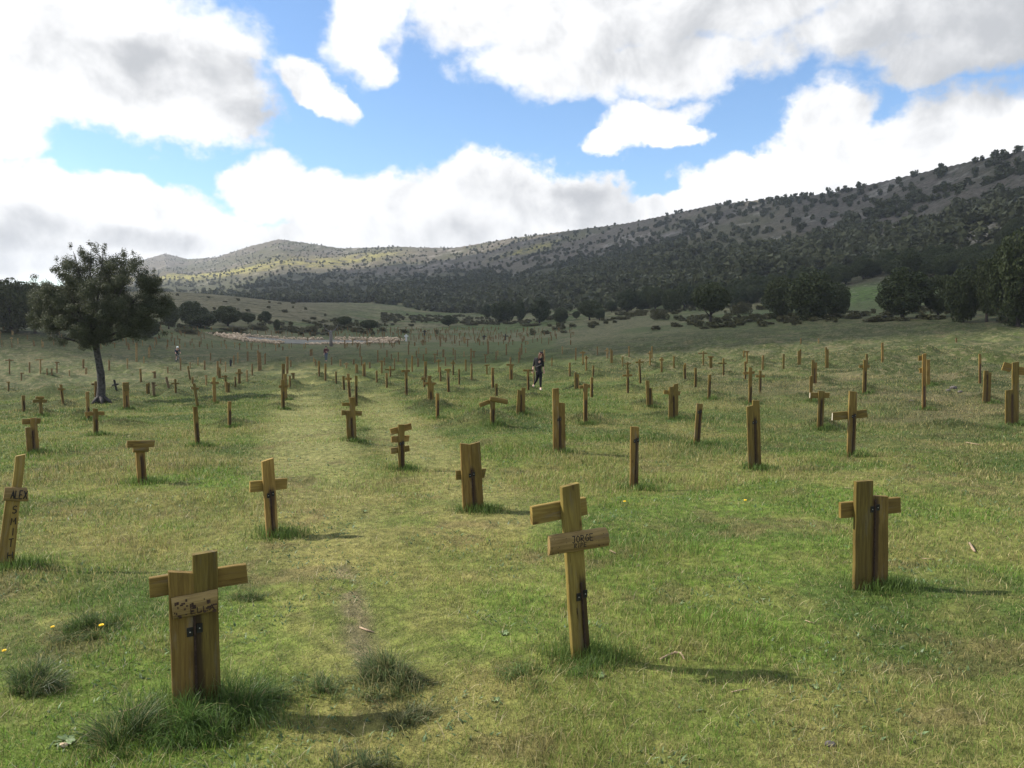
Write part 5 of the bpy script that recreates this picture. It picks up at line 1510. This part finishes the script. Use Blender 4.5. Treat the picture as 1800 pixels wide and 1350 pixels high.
stick([(1160, 1162), (1172, 1156), (1186, 1150), (1196, 1154, .01), (1203, 1162)], .007, 'curved whitish stick right of the cross lettered JORGE')
stick([(1286, 1219), (1300, 1216), (1316, 1214)], .004, 'thin straight twig in the shadow right of the cross lettered JORGE')
stick([(1704, 957), (1710, 968), (1714, 973)], .012, 'reddish wood chip right of the wide double-board cross')
stick([(1072, 970), (1082, 975)], .010, 'pale chip just right of the log lettered JORGE')
stick([(632, 1105), (645, 1110), (658, 1114)], .006, 'pale twig on the worn streak of the aisle')
stick([(210, 1264, .03), (232, 1268, .05), (256, 1262, .07)], .003, 'bent pale straw left of the nearest cross')
stick([(1620, 983), (1642, 985)], .005, 'pale twig right of the foot of the wide double-board cross')
stick([(1484, 858), (1500, 860)], .004, 'pale twig left of the top of the wide double-board cross')
stick([(1698, 779), (1722, 783)], .012, 'grey stick left of the tall cross at the right edge')
stick([(1414, 1092), (1432, 1098)], .004, 'short pale twig below the wide double-board cross')
def stone(px, py, s, label, m='stone_dark'):
    q = on_ground([px], [py])[0]; mb = MB(); mb.sphere((0, 0, s*.3), s, 2, (1, .7, .55), .08); o = mb.build('stone', M[m], None, False, tuple(q)); tag(o, label, 'stone', 'loose stones in the turf')
stone(1459, 1311, .026, 'purple-grey pebble near the bottom, lower right')
stone(112, 1312, .02, 'small pale stone in the lower left corner', 'stone')
stone(1676, 684, .13, 'dark lump of a small stick pile right of the very tall thin post')  # round lumps stand in for the dark sticks of this pile
stone(1666, 688, .09, 'smaller lump left in the stick pile right of the very tall thin post')
stone(1688, 690, .08, 'smaller lump right in the stick pile right of the very tall thin post')
stone(1602, 706, .07, 'small stone left of the foot of the very tall thin post')
def rosette(px, py, s, label, n=9):
    q = on_ground([px], [py])[0]; mb = MB(); bm = mb.bm
    for j in range(n):
        a = j*2*math.pi/n+random.uniform(-.2, .2); l = s*random.uniform(.7, 1.1); up = random.uniform(.15, .5)
        c, sn = math.cos(a), math.sin(a); p = []
        for t_, wd in ((.05, .05), (.4, .18), (.75, .2), (1, .02)):
            for sg in (-1, 1): p.append(bm.verts.new((c*l*t_-sn*sg*wd*l, sn*l*t_+c*sg*wd*l, .006+l*up*(t_-t_*t_*.55)+(.0 if sg < 0 else .004))))
        for i in range(3): bm.faces.new((p[2*i], p[2*i+1], p[2*i+3], p[2*i+2]))
    o = mb.build('leaf_rosette', M['rosette'], None, True, tuple(q)); tag(o, label, 'weed', 'flat leafy weeds in the turf')
M['rosette'] = plain('rosette_leaf', (.12, .17, .07), .5, .3, 60)
rosette(115, 1305, .05, 'pale leafy rosette in the lower left corner')
rosette(268, 968, .03, 'small pale weed left of the plain single-post cross')
rosette(885, 1115, .035, 'leafy weed left of the foot of the cross lettered JORGE')
rosette(1052, 1190, .04, 'silvery weed right of the foot of the cross lettered JORGE')
rosette(870, 1232, .03, 'silvery weed in the lower middle between tussock and JORGE cross')
rosette(1430, 1210, .03, 'small weed in the lower right turf')
rosette(640, 900, .035, 'small flat weed in the aisle')
# ------------------------------------------------------------------ sky, sun, camera
SUN_AZ = R(-81)   # measured from +Y towards +X
SUN_EL = R(39)
W_ = bpy.data.worlds.new('World'); S.world = W_; W_.use_nodes = True
t = NT(W_.node_tree); bgn = W_.node_tree.nodes['Background']
sky = t.new('ShaderNodeTexSky', sky_type='NISHITA'); sky.sun_disc = False; sky.sun_elevation = SUN_EL; sky.sun_rotation = SUN_AZ
sky.air_density = 1.0; sky.dust_density = .6; sky.ozone_density = 1.5; sky.altitude = 1000
gen = t.new('ShaderNodeTexCoord').outputs['Generated']
sep = t.new('ShaderNodeSeparateXYZ'); t.l.new(gen, sep.inputs[0])
X, Y, Z = sep.outputs
az_ = t.math('ARCTAN2', X, Y); el_ = t.math('ARCSINE', Z)
# domain warp
wn = t.new('ShaderNodeTexNoise'); t.l.new(gen, wn.inputs['Vector']); wn.inputs['Scale'].default_value = 7.0; wn.inputs['Detail'].default_value = 7; wn.inputs['Roughness'].default_value = .55
ws = t.new('ShaderNodeSeparateXYZ'); t.l.new(wn.outputs['Color'], ws.inputs[0])
azw = t.math('ADD', az_, t.math('MULTIPLY', t.math('SUBTRACT', ws.outputs[0], .5), .16))
elw = t.math('ADD', el_, t.math('MULTIPLY', t.math('SUBTRACT', ws.outputs[1], .5), .10))
def dirpx(px, py):
    d = ray(px, py); d = d/np.linalg.norm(d); return math.atan2(d[0], d[1]), math.asin(d[2])
def blob(cx, cy, rx, ry, rot=0.0, warp=True):
    a0, e0 = dirpx(cx, cy); sx = rx/1450.; sy = ry/1350.
    A = azw if warp else az_; E_ = elw if warp else el_
    da = t.math('SUBTRACT', A, a0); de = t.math('SUBTRACT', E_, e0)
    c, s = math.cos(R(rot)), math.sin(R(rot))
    u = t.math('ADD', t.math('MULTIPLY', da, c/sx), t.math('MULTIPLY', de, s/sx))
    v = t.math('ADD', t.math('MULTIPLY', da, -s/sy), t.math('MULTIPLY', de, c/sy))
    q = t.math('ADD', t.math('MULTIPLY', u, u), t.math('MULTIPLY', v, v))
    return t.math('SUBTRACT', 1.0, t.math('SQRT', q))
def umax(L_):
    r_ = L_[0]
    for q in L_[1:]: r_ = t.math('MAXIMUM', r_, q)
    return r_
CL = [ # big left cloud
 (60, 60, 330, 130, 0), (250, 90, 220, 130, 0), (330, 150, 150, 95, -20), (90, 140, 130, 80, 0), (-200, 60, 300, 200, 0),
 # middle small
 (548, 165, 80, 30, -28), (590, 188, 60, 18, -10), (430, 85, 50, 14, -40),
 # right big sheet
 (1100, 15, 560, 98, 0), (1650, 30, 420, 66, 0), (620, 50, 90, 90, -35), (960, 110, 200, 68, 0), (1200, 122, 190, 62, 8), (1800, 75, 300, 40, 0), (640, 95, 50, 60, 0),
 # small right
 (1130, 235, 115, 42, 12), (1070, 262, 60, 26, 0), (1190, 255, 60, 22, 0),
 # horizon bank
 (150, 340, 250, 56, -6), (40, 350, 200, 56, 0), (250, 410, 330, 60, 0), (480, 330, 130, 55, 0), (640, 360, 200, 70, 0), (830, 340, 210, 75, 0), (1000, 365, 160, 62, -14), (60, 450, 300, 60, 0), (700, 420, 500, 50, 0), (1120, 390, 120, 40, -10), (1240, 365, 90, 25, 0),
 # right bank
 (1470, 215, 95, 62, 20), (1640, 260, 260, 90, 6), (1430, 290, 170, 60, 20), (1800, 240, 180, 80, 10), (2000, 260, 300, 120, 0), (1320, 330, 140, 50, 0)]
m1 = umax([blob(*c) for c in CL])
# generic clouds for the rest of the sky
gn = t.noise(t.scalev(gen, (1, 1, 2.2)), 1.9, 6, .55)
front = t.ss(t.math('ABSOLUTE', az_), .78, 1.05, 1, 0); up = t.ss(el_, .44, .56, 1, 0)
inv = t.math('MULTIPLY', front, up)
gen_d = t.math('MULTIPLY', t.math('SUBTRACT', gn, .47), 5.0)
fine = t.noise(t.scalev(gen, (1, 1, 1.4)), 16.0, 8, .62)
fine2 = t.noise(gen, 5.0, 6, .6)
dens = t.math('ADD', t.math('SUBTRACT', t.math('MULTIPLY', m1, 1.55), .16), t.math('MULTIPLY', t.math('SUBTRACT', fine, .5), 1.7))
dens = t.math('ADD', dens, t.math('MULTIPLY', t.math('SUBTRACT', fine2, .5), .8))
cov_f = t.ss(t.math('MULTIPLY', dens, t.ss(el_, .14, .30, 1.0, .55)), -.13, .25)
cov_g = t.ss(gen_d, -.15, .5)
cov = t.math('ADD', t.math('MULTIPLY', cov_f, inv), t.math('MULTIPLY', cov_g, t.math('SUBTRACT', 1.0, inv)))
# shading of the clouds: grey undersides
GY = [(300, 120, 230, 60, -6, 1.0), (430, 190, 90, 60, -30, .8), (1250, 60, 560, 120, 0, .75), (1800, 60, 360, 120, 0, 1.25), (960, 340, 200, 45, -6, .55), (40, 400, 130, 60, 0, .8), (270, 430, 200, 26, 0, .6), (700, 400, 260, 30, 0, .35), (1620, 240, 160, 34, 0, .4), (60, 470, 200, 25, 0, .5), (1060, 370, 120, 35, -12, .6)]
gs = None
for cx, cy, rx, ry, rot, wgt in GY:
    g = t.math('MULTIPLY', t.ss(blob(cx, cy, rx*1.2, ry*1.3, rot), 0.0, .8), wgt)
    gs = g if gs is None else t.math('MAXIMUM', gs, g)
sh = t.math('ADD', t.math('MULTIPLY', gs, .85), t.math('MULTIPLY', t.math('SUBTRACT', fine2, .45), .8))
sh = t.math('ADD', sh, t.math('MULTIPLY', t.math('SUBTRACT', fine, .5), .3))
# puffs: lit on the side facing the sun
off = t.new('ShaderNodeVectorMath', operation='ADD'); t.l.new(gen, off.inputs[0]); off.inputs[1].default_value = (-.022, 0, .024)
pa = t.noise(gen, 9.0, 7, .58, .3); pb = t.noise(off.outputs[0], 9.0, 7, .58, .3)
sh = t.math('ADD', sh, t.math('MULTIPLY', t.math('SUBTRACT', pb, pa), 2.2))
sh = t.ss(sh, .0, 1.2)
CW = 1.0
cl = t.mix(sh, (1.02*CW, 1.02*CW, 1.02*CW), (.53*CW, .545*CW, .57*CW))
# thin edges are a bit bluer through the veil
SK = .165
sc_ = t.new('ShaderNodeVectorMath', operation='SCALE'); t.l.new(sky.outputs[0], sc_.inputs[0]); sc_.inputs['Scale'].default_value = SK
tint = t.mix(1.0, sc_.outputs[0], (.86, .98, 1.08), 'MULTIPLY')
final = t.mix(cov, tint, cl)
t.l.new(final, bgn.inputs[0]); bgn.inputs[1].default_value = CLOUDGAIN
W_.cycles.sampling_method = 'MANUAL'; W_.cycles.sample_map_resolution = 512

sd = bpy.data.lights.new('sun', 'SUN'); sd.energy = SUNE; sd.angle = R(.53); sd.color = (1, .93, .82)
so = bpy.data.objects.new('sun', sd); COL.objects.link(so)
sv = Vector((math.sin(SUN_AZ)*math.cos(SUN_EL), math.cos(SUN_AZ)*math.cos(SUN_EL), math.sin(SUN_EL)))
so.rotation_euler = (-sv).to_track_quat('-Z', 'Y').to_euler()

cd = bpy.data.cameras.new('camera'); co = bpy.data.objects.new('camera', cd); COL.objects.link(co); S.camera = co
cd.sensor_width = 36; cd.lens = 27.0; cd.clip_start = .1; cd.clip_end = 20000
co.location = (0, 0, 0); co.rotation_euler = (R(90)-PITCH, 0, 0)
S.view_settings.view_transform = 'Standard'; S.view_settings.look = 'None'; S.view_settings.gamma = 1; S.view_settings.exposure = EXPO
S.render.engine = 'CYCLES'

# ------------------------------------------------------------------ unseen cumulus added overhead to shade the far field and the slopes
def cloud_mat():
    m = bpy.data.materials.new('shade_cloud'); m.use_nodes = True; t = NT(m.node_tree); n = m.node_tree.nodes
    n.remove(n['Principled BSDF'])
    d = t.new('ShaderNodeBsdfTranslucent'); d.inputs[0].default_value = (.96, .96, .97, 1)
    d2 = t.new('ShaderNodeBsdfDiffuse'); d2.inputs[0].default_value = (.95, .95, .96, 1)
    a = t.new('ShaderNodeMixShader'); a.inputs[0].default_value = .4; t.l.new(d.outputs[0], a.inputs[1]); t.l.new(d2.outputs[0], a.inputs[2])
    tr = t.new('ShaderNodeBsdfTransparent'); b = t.new('ShaderNodeMixShader'); b.inputs[0].default_value = .62
    t.l.new(tr.outputs[0], b.inputs[1]); t.l.new(a.outputs[0], b.inputs[2]); t.l.new(b.outputs[0], n['Material Output'].inputs[0])
    return m
CM = cloud_mat(); CH = 900.0
offx, offy = CH/math.tan(SUN_EL)*math.sin(SUN_AZ), CH/math.tan(SUN_EL)*math.cos(SUN_AZ)
def shade_cloud(sx, sy, rx, ry, label, seed, zoff=0):
    """centre and half-size of the shadow it throws on the ground"""
    z0 = 0; bm = bmesh.new(); bmesh.ops.create_icosphere(bm, subdivisions=5, radius=1.0)
    vs = bm.verts; C_ = np.array([v.co[:] for v in vs])
    a = np.arctan2(C_[:, 1], C_[:, 0])
    k = 1+.22*(fbm(C_[:, 0]*2.2+seed, C_[:, 1]*2.2+C_[:, 2]*1.3, 5, seed)-.5)
    for v, q in zip(vs, k):
        v.co = Vector((v.co.x*rx*q, v.co.y*ry*q, v.co.z*(70 if v.co.z > 0 else 22)*q*q))
    me = bpy.data.meshes.new('shade_cloud'); bm.to_mesh(me); bm.free(); me.materials.append(CM)
    for p in me.polygons: p.use_smooth = True
    o = add('shade_cloud', me, None, (sx+offx*(CH+zoff)/CH, sy+offy*(CH+zoff)/CH, CH+zoff)); tag(o, label, 'shade_cloud', 'unseen clouds added for shade', 'structure')
for a_ in SHADE_CLOUDS: shade_cloud(*a_)

# the air of the valley
mb = MB(); mb.box(0, 0, 47, 5000, 5000, 206)
hz = bpy.data.materials.new('air'); hz.use_nodes = True; n = hz.node_tree.nodes; n.remove(n['Principled BSDF'])
pv = n.new('ShaderNodeVolumePrincipled'); pv.inputs['Density'].default_value = HAZE; pv.inputs['Color'].default_value = (.80, .86, .95, 1); pv.inputs['Anisotropy'].default_value = .3
hz.node_tree.links.new(pv.outputs[0], n['Material Output'].inputs['Volume'])
o = mb.build('haze', hz); tag(o, 'thin pale haze filling the valley', 'haze', kind='stuff')
